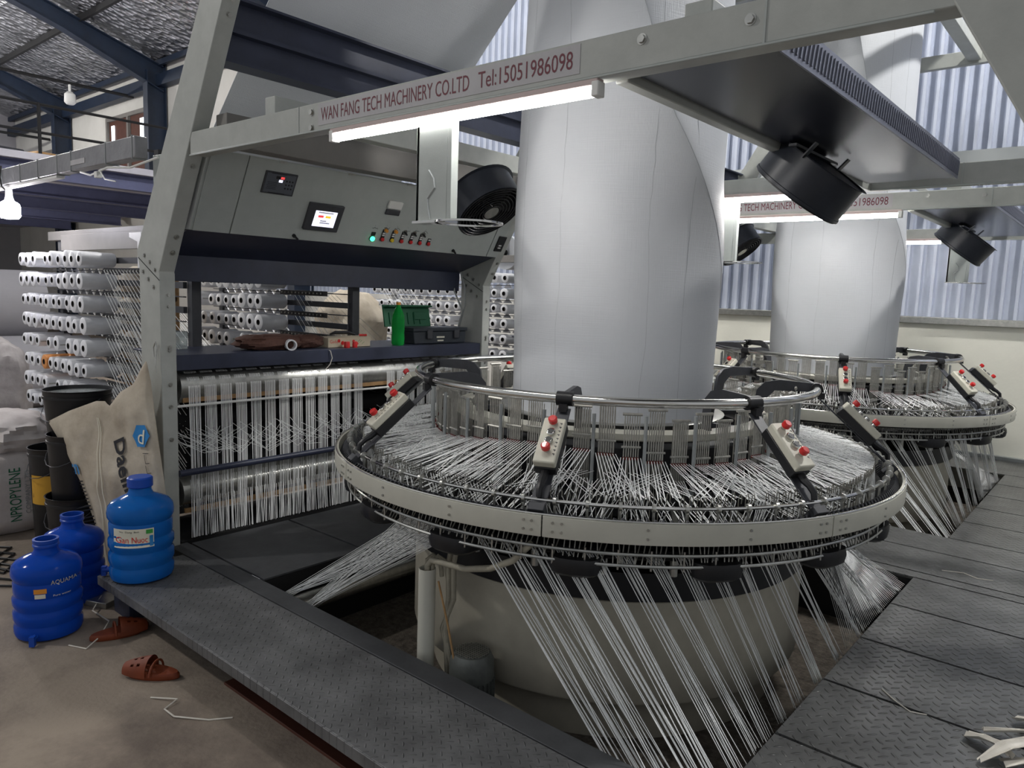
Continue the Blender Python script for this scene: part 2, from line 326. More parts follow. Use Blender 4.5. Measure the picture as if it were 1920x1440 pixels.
# mezzanine over the far end
t=thing('mezzanine_floor','grey mezzanine deck on navy joists at the far left of the hall','mezzanine',(-20,4,2.9))
mb=MB(); mb.b2(-30,-12.4,-5,8.78,3.12,3.22); mb.build('deck',M['mezz'],t,smooth=False)
for x_ in (-12.6,-15.2,-18.0,-21.0,-24.5):
    mb=MB(); mb.b2(x_-.09,x_+.09,-5,8.5,2.88,2.90).b2(x_-.09,x_+.09,-5,8.5,3.10,3.12).b2(x_-.012,x_+.012,-5,8.5,2.90,3.10); mb.build('joist',M['joist'],t,smooth=False)
t=thing('guard_rail','dark horizontal pipe guard rail along the mezzanine edge','railing',(-12.6,4,3.22))
for z_ in (3.55,3.95): mb=MB(); mb.cyl((-12.6,-5,z_),(-12.6,8.5,z_),.022,6); mb.build('rail',M['dark'],t)
for y_ in (-4,-2,0,2,4,6,8): mb=MB(); mb.cyl((-12.6,y_,3.22),(-12.6,y_,3.97),.025,6); mb.build('baluster',M['dark'],t)
for (c,d,m,l,nm) in (((-16.5,6.2,3.47),(1.2,.9,.5),'orangebox','orange brown carton lying on the mezzanine floor','carton'),((-15.0,5.1,3.38),(1.0,1.5,.32),'wood','stack of brown boards lying on the mezzanine floor','board_stack'),((-14.6,3.6,3.36),(1.2,1.1,.28),'darkgrey','dark folded sheets heaped at the mezzanine edge','sheet_heap')):
    tag(MB().box(c,d,Matrix.Rotation(.25,3,'Z')).build(nm,M[m],bev=.03),l,nm.split('_')[0])
t=thing('handbag','red bag with black handle standing behind the mezzanine rail','bag',(-16.0,7.4,3.22))
mb=blob((-16.0,7.4,3.45),(.55,.3,.5),.12,2,10,3); mb.build('bag_body',M['redbag'],t)
mb=MB(); mb.tube([(-16.2,7.4,3.62),(-16.12,7.4,3.9),(-16.0,7.4,4.02),(-15.88,7.4,3.9),(-15.8,7.4,3.62)],.03,6); mb.build('handle',M['black'],t)
# big cloth rolls behind the creel
for i,(x_,z_,r_,l) in enumerate(((-10.6,ZF+.46,.46,'lower and nearer of the huge grey fabric rolls behind the creel'),(-11.55,ZF+.46,.46,'lower and farther of the huge grey fabric rolls'),(-11.05,ZF+1.27,.46,'upper huge grey fabric roll resting on two others'))):
    mb=MB(); rot=Matrix.Rotation(-PI/2,3,'X'); mb.lathe([(.05,0),(r_,0),(r_,4.6),(.05,4.6),(.05,0)],40,(x_,-1.2,z_),rot=rot)
    o=tag(mb.build('fabric_roll',M['greywall']),l,'fabric roll','fabric rolls behind the creel')
# ------------------------------------------------------------------ platform of tread plates
g=.0075
def plate(x0,x1,y0,y1,lab,m='navyplate',nm='floor_plate',grp='tread floor plates'):
    mb=MB(); mb.b2(x0+g,x1-g,y0+g,y1-g,-.010,0); tag(mb.build(nm,M[m],bev=.001),lab,'floor plate',grp)
PX0,PX1=-3.19,-.82
ys=[1.92,2.41,2.905,3.40,3.91,4.39]; od=['nearest the camera','second from the camera','third from the camera','fourth from the camera','fifth from the camera']
for i in range(5): plate(PX1+.0,1.9,ys[i],ys[i+1],'dark tread plate right of the near pit, '+od[i])
plate(-3.95,1.9,4.39,4.50,'narrow dark strip plate just beyond the near pit'); plate(-3.95,1.9,4.50,4.95,'long dark tread plate between the two pits, nearer one'); plate(-3.95,1.9,4.95,5.33,'long dark tread plate between the two pits, farther one')
ys=[5.33,5.83,6.32,6.82,7.33,7.81]
for i in range(5): plate(PX1,1.9,ys[i],ys[i+1],'dark tread plate right of the far pit, '+['nearest','second','third','fourth','fifth'][i]+' going back')
plate(-3.95,1.9,7.81,8.55,'dark tread plate along the foot of the cream wall')
for i,(a,b) in enumerate(((1.92,2.55),(2.55,3.5),(3.5,4.39))): plate(-3.95,PX0,a,b,'dark plate left of the near pit under the yarn curtain, '+['nearest','middle','farthest'][i],'plain')
for i,(a,b) in enumerate(((5.33,6.5),(6.5,7.81))): plate(-3.95,PX0,a,b,'dark plate left of the far pit, '+['nearer one','farther one'][i],'plain')
mb=MB(); mb.b2(-3.97,1.9,1.815,1.915,-.045,0); tag(mb.build('border_plate',M['plain'],bev=.002),'long dark border plate between walkway and near pit','border plate')
# supports beneath
for (x0,x1,y0,y1,l) in ((PX0-.05,PX0,1.92,4.39,'left of near pit'),(PX1,PX1+.05,1.92,4.39,'right of near pit'),(PX0-.05,PX0,5.33,7.81,'left of far pit'),(PX1,PX1+.05,5.33,7.81,'right of far pit'),(PX0,PX1,4.39,4.44,'beyond near pit'),(PX0,PX1,5.28,5.33,'before far pit'),(-3.95,1.9,1.86,1.91,'under the border plate')):
    mb=MB(); mb.b2(x0,x1,y0,y1,PZ,-.012 if 'border' not in l else -.047); tag(mb.build('pit_wall',M['dark'],smooth=False),'dark steel pit side, '+l,'pit side','pit sides')
mb=MB(); mb.b2(PX0,PX1,1.915,1.955,-.12,-.05); tag(mb.build('pit_ledge',M['plain'],bev=.003),'dirty ledge along the front edge of the near pit','ledge')
t=thing('walkway','raised grey tread plate walkway with turned down front lip','walkway',(-1,1.6,ZF))
mb=MB(); mb.b2(-3.80,1.9,1.385,1.808,-.012,0); mb.build('walkway_plate',M['walk'],t,bev=.002)
mb=MB(); mb.b2(-3.80,1.9,1.380,1.390,-.045,-.001); mb.build('front_lip',M['walk'],t,bev=.002)
for x_ in (-3.70,-1.9,-.1,1.7): mb=MB(); mb.b2(x_-.09,x_+.09,1.45 if x_<-3 else 1.68,1.79,ZF,-.012); mb.build('support',M['navy'],t,bev=.003)
mb=MB(); mb.b2(-2.75,1.5,1.47,1.62,ZF,ZF+.012); tag(mb.build('floor_channel',M['redwood'],bev=.002),'rusty brown steel strip on the floor under the walkway','strip')

# lamps added out of view to brighten the hall, under mezzanine and roof
for (x_,y_,z_,l) in ((-14.0,1.6,2.35,'bulb under the mezzanine, nearer the creel'),(-19.5,3.2,2.35,'bulb under the mezzanine, deep in the far end')):
    t=thing('led_bulb','added out-of-view fill '+l,'bulb',(x_,y_,z_),'added fill bulbs')
    mb=MB(); mb.cyl((x_,y_,z_),(x_,y_,z_+.76),.02,8); mb.build('bulb_base',M['white'],t)
    mb=MB(); mb.lathe([(.03,0),(.09,-.03),(.10,-.12),(.06,-.17),(0,-.175)],20,(x_,y_,z_)); mb.build('glowing_globe',M['added_glow'],t)
for (x_,y_,z_,l) in ((-15.5,2.2,6.3,'above the mezzanine'),(-8.0,-2.5,6.3,'over the aisle before the looms'),(-23,3.5,6.0,'over the far left bay'),(-6.0,4.8,6.4,'over the loom row'),(.9,6.4,6.2,'over the plates right of the looms')):  # roof lamps added above the view to raise the brightness
    t=thing('added_roof_lamp','added out-of-view fill lamp under the roof '+l,'lamp',(x_,y_,z_),'added fill lamps')
    mb=MB(); mb.cyl((x_,y_,z_+.1),(x_,y_,zr(y_)-.02),.012,6); mb.build('hanging_rod',M['dark'],t)
    mb=MB(); mb.lathe([(0,.12),(.08,.12),(.12,.03),(.05,.03),(0,.03)],24,(x_,y_,z_)); mb.build('lamp_body',M['white'],t)
    mb=MB(); mb.lathe([(.12,.03),(.17,-.03),(.17,-.12),(.10,-.20),(0,-.21)],24,(x_,y_,z_)); mb.build('glowing_globe',M['added_glow' if x_<-7 else 'bay'],t)
# ================================================================== LOOM
LX,LY=-2.02,3.16
def pol(r,a,z): a=R(a); return Vector((r*math.cos(a),r*math.sin(a),z))
def make_loom():
    t=thing('circular_loom','near circular loom with steel handrail ring, first of the row','loom',(0,0,0))
    # base drum in the pit
    mb=MB(); mb.lathe([(.86,PZ),(.86,-.16),(.955,-.15),(.96,-.14),(.96,.275),(.95,.28)],96); mb.build('base_drum',M['drum'],t,local=True)
    mb=MB(); mb.lathe([(.95,.28),(.975,.285),(.975,.40),(.62,.42),(.60,.56),(0,.56)],72); mb.build('drum_skirt',M['black'],t,local=True)
    mb=MB(); mb.lathe([(.60,.5),(1.19,.53),(1.21,.545),(1.19,.565),(.60,.58)],96); mb.build('bed_ring',M['dark'],t,local=True)
    ft=None
    for k in range(16):
        a=22.5*k+6; mb=MB(); c=pol(1.20,a,.515); rot=Matrix.Rotation(R(a),3,'Z')
        mb.sphere((0,0,0),1,8)
        for i,v in enumerate(mb.v): q=Vector([math.copysign(abs(u)**.6,u) for u in v]); q=Vector((q.x*.11,q.y*.10,min(q.z,.5)*.05+.015)); mb.v[i]=rot@q+c
        mb.build('rubber_foot',M['black'],t,local=True)
    for k in range(24):
        a=15*k+3; mb=MB(); mb.cyl(pol(1.02,a,.41),pol(1.02,a,.56),.016,8); mb.build('support_stud',M['steel'],t,local=True)
    mb=MB(); mb.torus(1.29,.585,.006,120,6).torus(1.29,.545,.006,120,6)
    for k in range(72): mb.cyl(pol(1.29,5*k,.60),pol(1.29,5*k,.53),.004,5)
    mb.build('lower_guide_rail',M['steel'],t,local=True)
    mb=MB(); rnd=random.Random(3)
    for k in range(420):
        a=k*360/420; mb.bar(pol(1.245,a,.615),pol(1.275,a+rnd.uniform(-1.2,.4),.54),.0035,.0035)
    stuff(mb.build('lower_comb_wires',M['wire'],t,local=True))
    # apron band
    for k in range(8):
        a0=R(-66.2+45*k+.12); a1=R(-66.2+45*(k+1)-.12)
        mb=MB(); mb.lathe([(1.342,.640),(1.35,.640),(1.352,.645),(1.352,.712),(1.346,.716),(1.335,.716),(1.335,.710),(1.342,.708),(1.342,.640)],24,a0=a0,a1=a1,caps=True)
        p=mb.build('apron_panel',M['cream'],t,local=True)
        for aa in (-66.2+45*k+1.6,-66.2+45*k+2.9,-66.2+45*k+42.3,-66.2+45*k+43.5,-66.2+45*k+15,-66.2+45*k+30):
            for z_ in (.662,.693): MB().cyl(pol(1.350,aa,z_),pol(1.357,aa,z_),.0048,7).build('rivet',M['steel'],p,local=True)
    mb=MB(); mb.torus(1.348,.7175,.0035,160,6); mb.build('apron_rim',M['chrome'],t,local=True)
    mb=MB(); mb.lathe([(1.10,.60),(1.335,.665),(1.335,.640),(1.10,.585),(1.10,.60)],96); mb.build('inner_channel',M['dark'],t,local=True)
    mb=MB()
    for k in range(300):
        a=k*1.2; mb.tube([pol(1.322,a,.690),pol(1.305,a+.5,.712),pol(1.285,a+1.1,.700),pol(1.262,a+1.6,.672)],.0042,5)
    stuff(mb.build('spring_comb',M['darkgrey'],t,local=True))
    mb=MB(); mb.torus(1.283,.748,.0068,160,8); mb.build('guide_rod',M['chrome'],t,local=True)
    mb=MB(); mb.cyl(pol(1.283,-.25,.748),pol(1.283,.25,.748),.0155,12); mb.cyl(pol(1.283,0,.745),pol(1.283,0,.690),.005,6)
    c0=mb.build('rod_collar',M['steel'],t,local=True)
    for k in range(1,72):
        c=c0.copy(); COL.objects.link(c); c.parent=t; c.rotation_euler=(0,0,R(5*k))
    # outer hook wires
    mb=MB(); rnd=random.Random(5)
    for k in range(288):
        a=k*1.25+rnd.uniform(-.15,.15); h=.775+rnd.uniform(-.008,.008); r_=1.222
        if k%12==11: continue
        mb.tube([pol(r_,a,.60),pol(r_,a,h-.02),pol(r_,a+.1,h),pol(r_,a+.42,h+.004),pol(r_,a+.62,h-.012),pol(r_,a+.55,h-.03)],.0019,4,cap=False)
    stuff(mb.build('hook_wires',M['wire'],t,local=True))
    mb=MB(); mb.torus(1.20,.655,.008,120,6).torus(1.20,.610,.010,120,6); mb.build('hook_ring',M['steel'],t,local=True)
    for k in range(24): MB().bar(pol(1.20,15*k,.62),pol(.93,15*k+4,.62),.018,.05).build('spoke_bar',M['steel'],t,local=True)
    mb=MB(); mb.lathe([(.60,.58),(.86,.585),(.90,.60),(.90,.66),(.86,.68)],96); mb.build('shed_drum',M['dark'],t,local=True)
    # inner track rings
    mb=MB(); mb.lathe([(.70,.875),(.775,.875),(.78,.88),(.78,.905),(.70,.91),(.70,.875)],96); mb.build('reed_ring',M['cream'],t,local=True)
    mb=MB(); mb.lathe([(.66,.66),(.78,.66),(.78,.845),(.66,.845),(.66,.66)],96); mb.build('shuttle_track',M['black'],t,local=True)
    mb=MB(); mb.lathe([(.49,.90),(.55,.905),(.56,.90),(.55,.88),(.49,.88)],96); mb.build('weaving_ring',M['steel'],t,local=True)
    for k in range(8):
        mb=MB(); mb.bar(pol(.55,45*k,.885),pol(.72,45*k,.885),.03,.02); mb.build('ring_bracket',M['darkgrey'],t,local=True)
    # heald frames: flat strips in groups, tops rising and falling with the shed wave
    N=56
    for k in range(N):
        a0=k*360/N; ph=a0*4+30; dz=.048*math.sin(R(ph)); up=.052 if k%2 else 0
        for lay,(r_,s) in enumerate(((.872,1),)):
            mb=MB(); top=1.0+dz*.6*s+up*.6; bot=.60
            for j in range(7):
                a=a0+(j-3)*.62; mb.k=0; mb.bar(pol(r_,a,.835+dz*.6),pol(r_,a,top),.0045,.0016,pol(1,a,0))
                mb.bar(pol(r_-.018,a+.2,.70),pol(r_-.018,a+.2,top-.012),.0035,.0016,pol(1,a,0))
                mb.bar(pol(r_,a,bot),pol(r_,a,.825+dz*.6),.0024,.0012,pol(1,a,0))
                mb.k=1; mb.box(pol(r_,a,.828+dz*.6),(.007,.007,.011)); 
            mb.k=0; mb.tube([pol(r_,a0-2.5,top+.003),pol(r_,a0+2.5,top+.003)],.0062,6); mb.tube([pol(r_,a0-2.5,.875+dz),pol(r_,a0+2.5,.875+dz)],.0048,6)
            mb.build('heald_frame',[M['strip'],M['redbead']],t,local=True)
    for k in range(28):
        a=k*360/28+3.2; mb=MB(); mb.cyl(pol(.895,a,.61),pol(.895,a,1.0),.0075,7); mb.build('guide_post',M['greyrod'],t,local=True)
    # handrail
    mb=MB(); mb.torus(.962,1.06,.0185,160,14); mb.build('handrail',M['chrome'],t,local=True)
    for k in range(8):
        A=-67.5+45*k; rr=pol(1,A,0); tt=pol(1,A+90,0); Z=Vector((0,0,1))
        mb=MB(); q=[pol(.962,A-1.9,1.06),pol(.962,A+1.9,1.06)]; mb.cyl(q[0],q[1],.028,14); mb.box(pol(.985,A,1.028),(.03,.03,.03),Matrix.Rotation(R(A),3,'Z')); mb.build('rail_clamp',M['black'],t,local=True)
        # C shaped bracket going inwards and down
        mb=MB(); prof=[(.95,1.085),(.95,1.045),(.78,1.040),(.745,1.0),(.735,.93),(.735,.87),(.69,.87),(.69,.97),(.70,1.04),(.735,1.078),(.80,1.092)]
        n=len(prof); vs=[]
        for s in (-.009,.009): vs+=[rr*a+Z*b+tt*s for a,b in prof]
        mb.add(vs,[tuple(range(n))[::-1],tuple(range(n,2*n))]+[(i,(i+1)%n,n+(i+1)%n,n+i) for i in range(n)]); mb.build('rail_bracket',M['darkgrey'],t,local=True)
        if k in (3,4): continue
        # sloping station arm with push button box
        P0=pol(.985,A,1.02); P1=pol(1.30,A,.735); d=(P1-P0).normalized(); nrm=tt.cross(d).normalized()
        if nrm.z<0: nrm=-nrm
        L=(P1-P0).length
        rot=cols(tt,d,nrm)
        ctr=P0+d*(L*.46)+nrm*.022
        mb=MB(); mb.k=0; mb.box(ctr+nrm*.030,(.082,.20,.034),rot); st=mb.build('control_station',[M['beige']],t,local=True,bev=.006)
        mb=MB(); mb.box(ctr-nrm*.006,(.080,.205,.038),rot); mb.build('back_box',M['black'],st,local=True,bev=.004)
        mb=MB(); mb.box(P0+d*(L*.46)-nrm*.008,(.052,L*.98,.006),rot); mb.box(P0+d*(L*.93)-nrm*.004,(.058,.11,.008),rot); mb.box(P1+d*.0+Vector((0,0,-.022)),(.058,.03,.06),rot); mb.build('mounting_arm',M['darkgrey'],st,local=True,bev=.002)
        mb=MB(); e=ctr+d*.10; mb.tube([e-nrm*.004,e+d*.03-nrm*.002,e+d*.055+nrm*.004,e+d*.085+nrm*.004,e+d*.105-nrm*.012],[.015,.015,.012,.012,.011],8); mb.build('cable_gland',M['black'],st,local=True)
        f=ctr+nrm*.047
        for off,kind in ((-.072,'r'),(-.030,'k'),(.008,'k'),(.048,'r')):
            c=f+d*off
            if kind=='r':
                mb=MB(); mb.cyl(c,c+nrm*.012,.011,12); mb.build('button_collar',M['chrome'],st,local=True)
                mb=MB(); mb.tube([c+nrm*.010,c+nrm*.014,c+nrm*.030,c+nrm*.034],[.013,.0165,.0165,.012],16); mb.build('emergency_button',M['red'],st,local=True)
            else:
                mb=MB(); mb.tube([c,c+nrm*.010,c+nrm*.012],[.0155,.0155,.012],16); mb.build('button_collar',M['chrome'],st,local=True)
                mb=MB(); mb.cyl(c+nrm*.008,c+nrm*.0135,.0105,14); mb.build('push_button',M['black'],st,local=True)
        mb=MB(); rnd=random.Random(k)
        for j in range(9):
            c=f+tt*.028+d*(-.075+.017*j)+nrm*.0003; mb.box(c,(.008,.003,.0008),rot); mb.box(c+tt*.002+d*.003,(.002,.006,.0008),rot)
        mb.build('lettering',M['blackink'],st,local=True)
    return t
loom=make_loom()
loom2=copy_tree(loom); loom.location=(LX,LY,0); loom2.location=(LX,LY+PITCH,0)
loom2['label']='far circular loom beyond the first, in front of the cream wall'
loom['group']=loom2['group']='circular looms in a row'

# ------------------------------------------------------------------ tapes on the loom
def tapes_on_loom(cx,cy,lab,dens=1.0,seed=1):
    rnd=random.Random(seed); mb=MB(); C=Vector((cx,cy,0))
    N=56
    for g_ in range(N):                      # each heald frame feeds its own bundle of nearly parallel tapes
        a0=g_*360/N; sh0=rnd.gauss(0,3.2); sh1=rnd.choice((-1,1))*rnd.uniform(5,16)
        for j in range(8):
            a=a0+(j-3.5)*.72; zi=.832+.029*math.sin(R(a0*4+30))
            mb.bar(pol(.878,a,zi)+C,pol(1.222,a+sh0+rnd.uniform(-.5,.5)+(j-3.5)*.12,.757+rnd.uniform(-.010,.014))+C,.0034,.0009)
            if j%2==0: mb.bar(pol(.90,a+2,.775)+C,pol(1.222,a+sh1+rnd.uniform(-1,1),.762)+C,.0034,.0009)
            if dens>.9 or j%2: mb.bar(pol(.878,a+1,.74)+C,pol(1.19,a-sh0+rnd.uniform(-2,2),.665)+C,.0032,.0009)
            p=a+sh0; mb.bar(pol(1.222,p,.755)+C,pol(1.235,p+rnd.choice((-1,1))*rnd.uniform(1,5),.62)+C,.0028,.0009)
    # two thick layers where the camera side shows tapes lying flat left and right
    for k in range(int(420*dens)):
        a=rnd.choice((rnd.gauss(178,28),rnd.gauss(38,26))); 
        mb.bar(pol(rnd.uniform(.9,.97),a+rnd.uniform(-14,14),.785+rnd.uniform(0,.012))+C,pol(1.222,a+rnd.uniform(-14,14),.772)+C,.0042,.0009)
    o=tag(mb.build('warp_tape_web',M['tape']),lab,'tapes',None,'stuff'); return o
tapes_on_loom(LX,LY,'white warp tapes radiating across the ring of the near loom',1,1)
tapes_on_loom(LX,LY+PITCH,'white warp tapes radiating across the ring of the far loom',.7,2)
def tape_fan(y0,lab_r,lab_l,seed,nb=15,per=10):
    rnd=random.Random(seed); mb=MB(); C=Vector((LX,y0+1.24,0))
    # right hand fan: ring underside to the slot on the right of the pit
    TH=[-78,-68,-58,-51,-42,-34,-27,-22,-17,-11]; YL=[.04,.05,.15,.36,.56,.85,1.18,1.48,1.86,2.28]
    for b in range(nb):
        f=b/(nb-1); th=-78+67*f; k_=max(i for i in range(9) if TH[i]<=th+1e-6); w_=(th-TH[k_])/(TH[k_+1]-TH[k_]); yl=y0+YL[k_]+(YL[k_+1]-YL[k_])*w_
        for j in range(per):
            u=j/(per-1)-.5; a=pol(1.24+rnd.uniform(-.02,.02),th+u*2.4,.565)+C
            b_=Vector((PX1-.012-rnd.uniform(0,.02)-max(0,.2-f)*1.0,yl+u*.06+rnd.uniform(-.004,.004)*2,-.18+.14*min(1,f*3)))
            if j%3==0: b_.y+=rnd.uniform(-.05,.05)
            mb.bar(a,b_,.0034,.0011)
    for b in range(11):
        th=8+b*8; f=b/10; yl=y0+1.5+.9*f
        for j in range(per-2):
            u=j/(per-3)-.5; mb.bar(pol(.98,th+u*6,.565)+C,Vector((PX1-.03,yl+u*.16,-.05)),.0036,.0011)
    tag(mb.build('warp_tape_fan',M['tape']),lab_r,'tapes',None,'stuff')
    mb=MB()
    for b in range(8):
        th=-82-b*1.9; e=(Vector((-3.02,y0+.045,-.03)),Vector((-2.84,y0+.045,-.03)))[b%2]; e2=e+Vector((-.30,-.0,-.10))
        for j in range(9):
            u=j/8-.5; p=pol(1.24,th+u*3,.565)+C; q=e+Vector((u*.05+rnd.uniform(-.01,.01),abs(rnd.gauss(0,.012)),rnd.uniform(0,.012)))
            mb.bar(p,q,.0040,.0011)
            mb.bar(q,q+(p-q).normalized()*-.16,.0040,.0011)
    for b in range(18):
        th=-175-b*6; yl=y0+1.0+b*.075
        for j in range(8):
            u=j/7-.5; mb.bar(pol(1.2,th+u*6,.565)+C,Vector((PX0+.10,yl+u*.1,-.13)),.0036,.0011)
    tag(mb.build('warp_tape_fan',M['tape']),lab_l,'tapes',None,'stuff')
tape_fan(1.92,'white warp tapes fanning from the near loom down to the pit edge on its right','white warp tapes gathered from the near loom into the left end of its pit',3)
tape_fan(1.92+PITCH,'white warp tapes fanning from the far loom down to its right pit edge','white warp tapes running from the far loom to the left of its pit',4,nb=14,per=10)
for y0,l in ((1.92,'near'),(1.92+PITCH,'far')):
    for i,(x_,z_) in enumerate(((-3.07,-.125),)):
        t=thing('pit_roller','dark shiny take-off roller in the %s pit, left side'%l,'roller',(x_,y0+1.2,z_),'pit rollers')
        mb=MB(); mb.cyl((x_,y0+.08,z_),(x_,y0+2.4,z_),.045,18); mb.build('roller_body',M['steel'],t)
        mb=MB(); mb.cyl((x_,y0+.03,z_),(x_,y0+.08,z_),.02,10); mb.cyl((x_,y0+2.4,z_),(x_,y0+2.45,z_),.02,10); mb.build('shaft',M['dark'],t)

# ------------------------------------------------------------------ woven tubes
def woven_tube(cy,lab,crease=True):
    mb=MB(); na=144; zs=[.885+.06*i for i in range(56)]; vs=[]
    for z in zs:
        f=max(0,min(1,(z-1.15)/2.6)); f=f*f*(3-2*f)
        # long axis of the lens turns as the tube rises
        pts=[(1.0,40),(1.6,13),(2.24,-37),(2.8,-57),(3.6,-75),(4.4,-90)]
        for (z0,p0),(z1,p1) in zip(pts,pts[1:]):
            if z<=z1: ph=p0+(p1-p0)*max(0,(z-z0))/(z1-z0); break
        r0=.492+.015*math.sin(min(PI,max(0,(z-1.0)/2.0*PI))); b=r0*(1-.04*f); a=r0*(1+.20*f)
        sharp=max(0,min(1,(z-1.35)/.7))
        for i in range(na):
            th=2*PI*i/na
            c,s=math.cos(th),math.sin(th)
            ex=1+.75*sharp*f**.35
            x=a*math.copysign(abs(c)**(1),c); y=b*math.copysign(abs(s)**ex,s) if c>0 else b*math.copysign(abs(s)**(1+.3*sharp*f),s)
            w=.004*math.sin(z*3+th*2)
            q=R(ph); vs.append((LX+(x*(1+w))*math.cos(q)-y*math.sin(q),cy+(x*(1+w))*math.sin(q)+y*math.cos(q),z))
    fs=[(i*na+k,i*na+(k+1)%na,(i+1)*na+(k+1)%na,(i+1)*na+k) for i in range(len(zs)-1) for k in range(na)]
    mb.add(vs,fs); o=mb.build('woven_tube',M['weave']); tag(o,lab,'fabric tube','woven tubes')
    # fold crease: a fine raised pressed edge along the lens tip, and pale marking lines
    mb=MB()
    mb.tube([Vector(vs[i*na]) for i in range(9,len(zs))],.0016,5)
    for az_ in (-118,-88,-42,-20,150,100):
        line=[]
        for i in range(len(zs)):
            tgt=R(az_); best=max(range(na),key=lambda k:math.cos(math.atan2(vs[i*na+k][1]-cy,vs[i*na+k][0]-LX)-tgt)); line.append(Vector(vs[i*na+best]))
        line=[(line[max(0,i-1)]+line[i]+line[min(len(line)-1,i+1)])/3 for i in range(len(line))]
        mb.tube(line,.0007,4)
    mb.build('fold_line',M['fold'],o)
    return o
woven_tube(LY,'wide white woven fabric tube rising from the near loom')
woven_tube(LY+PITCH,'white woven fabric tube rising from the far loom')
for cy,l in ((LY,'near'),(LY+PITCH,'far')):
    mb=MB()
    pts=[(-2.02,4.28),(-2.25,4.36),(-2.50,4.30)]+[(-2.60-.12*i,4.20-.1168*i) for i in range(20)]
    n=len(pts); vs=[(x,cy-.80,z) for x,z in pts]+[(x,cy+.80,z) for x,z in pts]+[(x,cy-.80,z-.004) for x,z in pts]+[(x,cy+.80,z-.004) for x,z in pts]
    mb.add(vs,[(i,i+1,n+i+1,n+i) for i in range(n-1)]+[(2*n+i,3*n+i,3*n+i+1,2*n+i+1) for i in range(n-1)]+[(i,2*n+i,2*n+i+1,i+1) for i in range(n-1)]+[(n+i,n+i+1,3*n+i+1,3*n+i) for i in range(n-1)])
    tag(mb.build('fabric_sheet',M['weave']),'flat white fabric sheet sloping down behind the %s loom frame'%l,'fabric sheet','sloping fabric sheets')
    t=thing('top_roller','steel roller high above the %s loom turning the fabric over'%l,'roller',(-2.25,cy,4.2),'top rollers')
    mb=MB(); mb.cyl((-2.26,cy-1.2,4.25),(-2.26,cy+1.2,4.25),.10,24); mb.build('roller_body',M['steel'],t)
    t=thing('cloth_winder','winding roll of white cloth behind the %s loom control cabinet'%l,'roller',(-5.0,cy,1.8),'cloth winders')
    mb=MB(); mb.cyl((-5.02,cy-.82,1.86),(-5.02,cy+.82,1.86),.17,32); mb.build('cloth_roll',M['weave'],t)
    mb=MB(); mb.cyl((-5.02,cy-.90,1.86),(-5.02,cy+.90,1.86),.03,12)
    for s in (-1,1): mb.b2(-5.05,-4.99,cy+s*.88-.015,cy+s*.88+.015,1.83,2.3)
    mb.build('winder_stand',M['dark'],t)
# ================================================================== MACHINE FRAME, CABINET, GATE
def textw(name,body,width,height,m,loc,rx,parent=None,ext=.0004,bold=0):
    o=text(name,body,1,m,(0,0,0),Matrix.Identity(3),None,1,0,bold=bold)
    xs=[v.co.x for v in o.data.vertices]; ys=[v.co.y for v in o.data.vertices]; zs=[v.co.z for v in o.data.vertices]
    sx=width/(max(xs)-min(xs)); sy=height/(max(ys)-min(ys)); off=wloc(parent); L=Vector(loc)
    for v in o.data.vertices: v.co=rx@Vector(((v.co.x-min(xs))*sx,(v.co.y-min(ys))*sy,0))+L-off
    o.parent=parent; return o
AX=-2.0
def mir(p): return [(2*AX-x,z) for x,z in p][::-1]
LEG=[(-4.19,0),(-3.95,0),(-3.95,1.49),(-3.955,1.50),(-2.52,4.05),(-2.64,4.05),(-3.48,2.745),(-4.215,1.61),(-4.19,1.53)]
y0=1.785; yn=1.868; yf=4.285; yf1=4.365
fr=thing('loom_frame','grey steel gantry of the near loom carrying the lettered beam','machine frame',(-2,y0,0),'loom gantry frames')
def hexbolt(par,p,n,r=.011,h=.008):
    p=Vector(p); n=Vector(n); MB().cyl(p,p+n*.002,r*1.35,14).cyl(p+n*.002,p+n*h,r,6).build('bolt',M['steel'],par,smooth=False)
for (a,b) in ((y0,yn),(yf,yf1)):
    for pts in (LEG,mir(LEG)):
        right_=pts is not LEG
        p=MB().prism(pts,'y',a,b).build('leaning_post',M['paint'],fr,bev=.004)
        if not right_:
            for (x,z) in ((-4.14,1.50),(-4.08,1.46),(-4.02,1.42),(-4.12,1.585),(-4.06,1.55),(-4.0,1.51)): hexbolt(p,(x,a-.0,z),(0,-1,0),.010)
            for z in (1.38,1.32,1.10,1.085,.78,.60,.9): hexbolt(p,(-3.95,(a+b)/2+.004,z),(1,0,0),.009)
            for z in (1.60,1.68,2.02,2.66,2.72): hexbolt(p,(-3.955+.5627*(z-1.5),(a+b)/2+.006,z),(.87,0,-.49),.010)
            MB().bar((-4.195,a-.001,1.575),(-3.95,a-.001,1.455),.003,.003).build('joint_seam',M['dark'],p,smooth=False)
        else:
            for z in (1.38,1.32): hexbolt(p,(-.05,(a+b)/2,z),(-1,0,0),.009)
beams=[]
for (a,b) in ((y0+.003,yn-.005),(yf+.003,yf1)):
    bm=MB().b2(-3.60,-.34,a,b,2.062,2.168).build('cross_beam',M['paint'],fr,bev=.004); beams.append(bm)
    mb=MB().b2(-3.60,-.40,a-.006,a+.004,2.056,2.063); mb.build('beam_lip',M['cabinet'],bm,bev=.002)
    mb=MB()
    for (x,z) in ((-2.60,2.135),(-2.60,2.075),(-1.10,2.135),(-.80,2.125)): hexbolt(bm,(x,a,z),(0,-1,0),.011)
    mb.b2(-2.69,-2.686,a-.002,a,2.062,2.168).b2(-.765,-.760,a-.003,a,2.062,2.168)
    mb.build('weld_line',M['cabinet'],bm,smooth=False)
bm=beams[0]
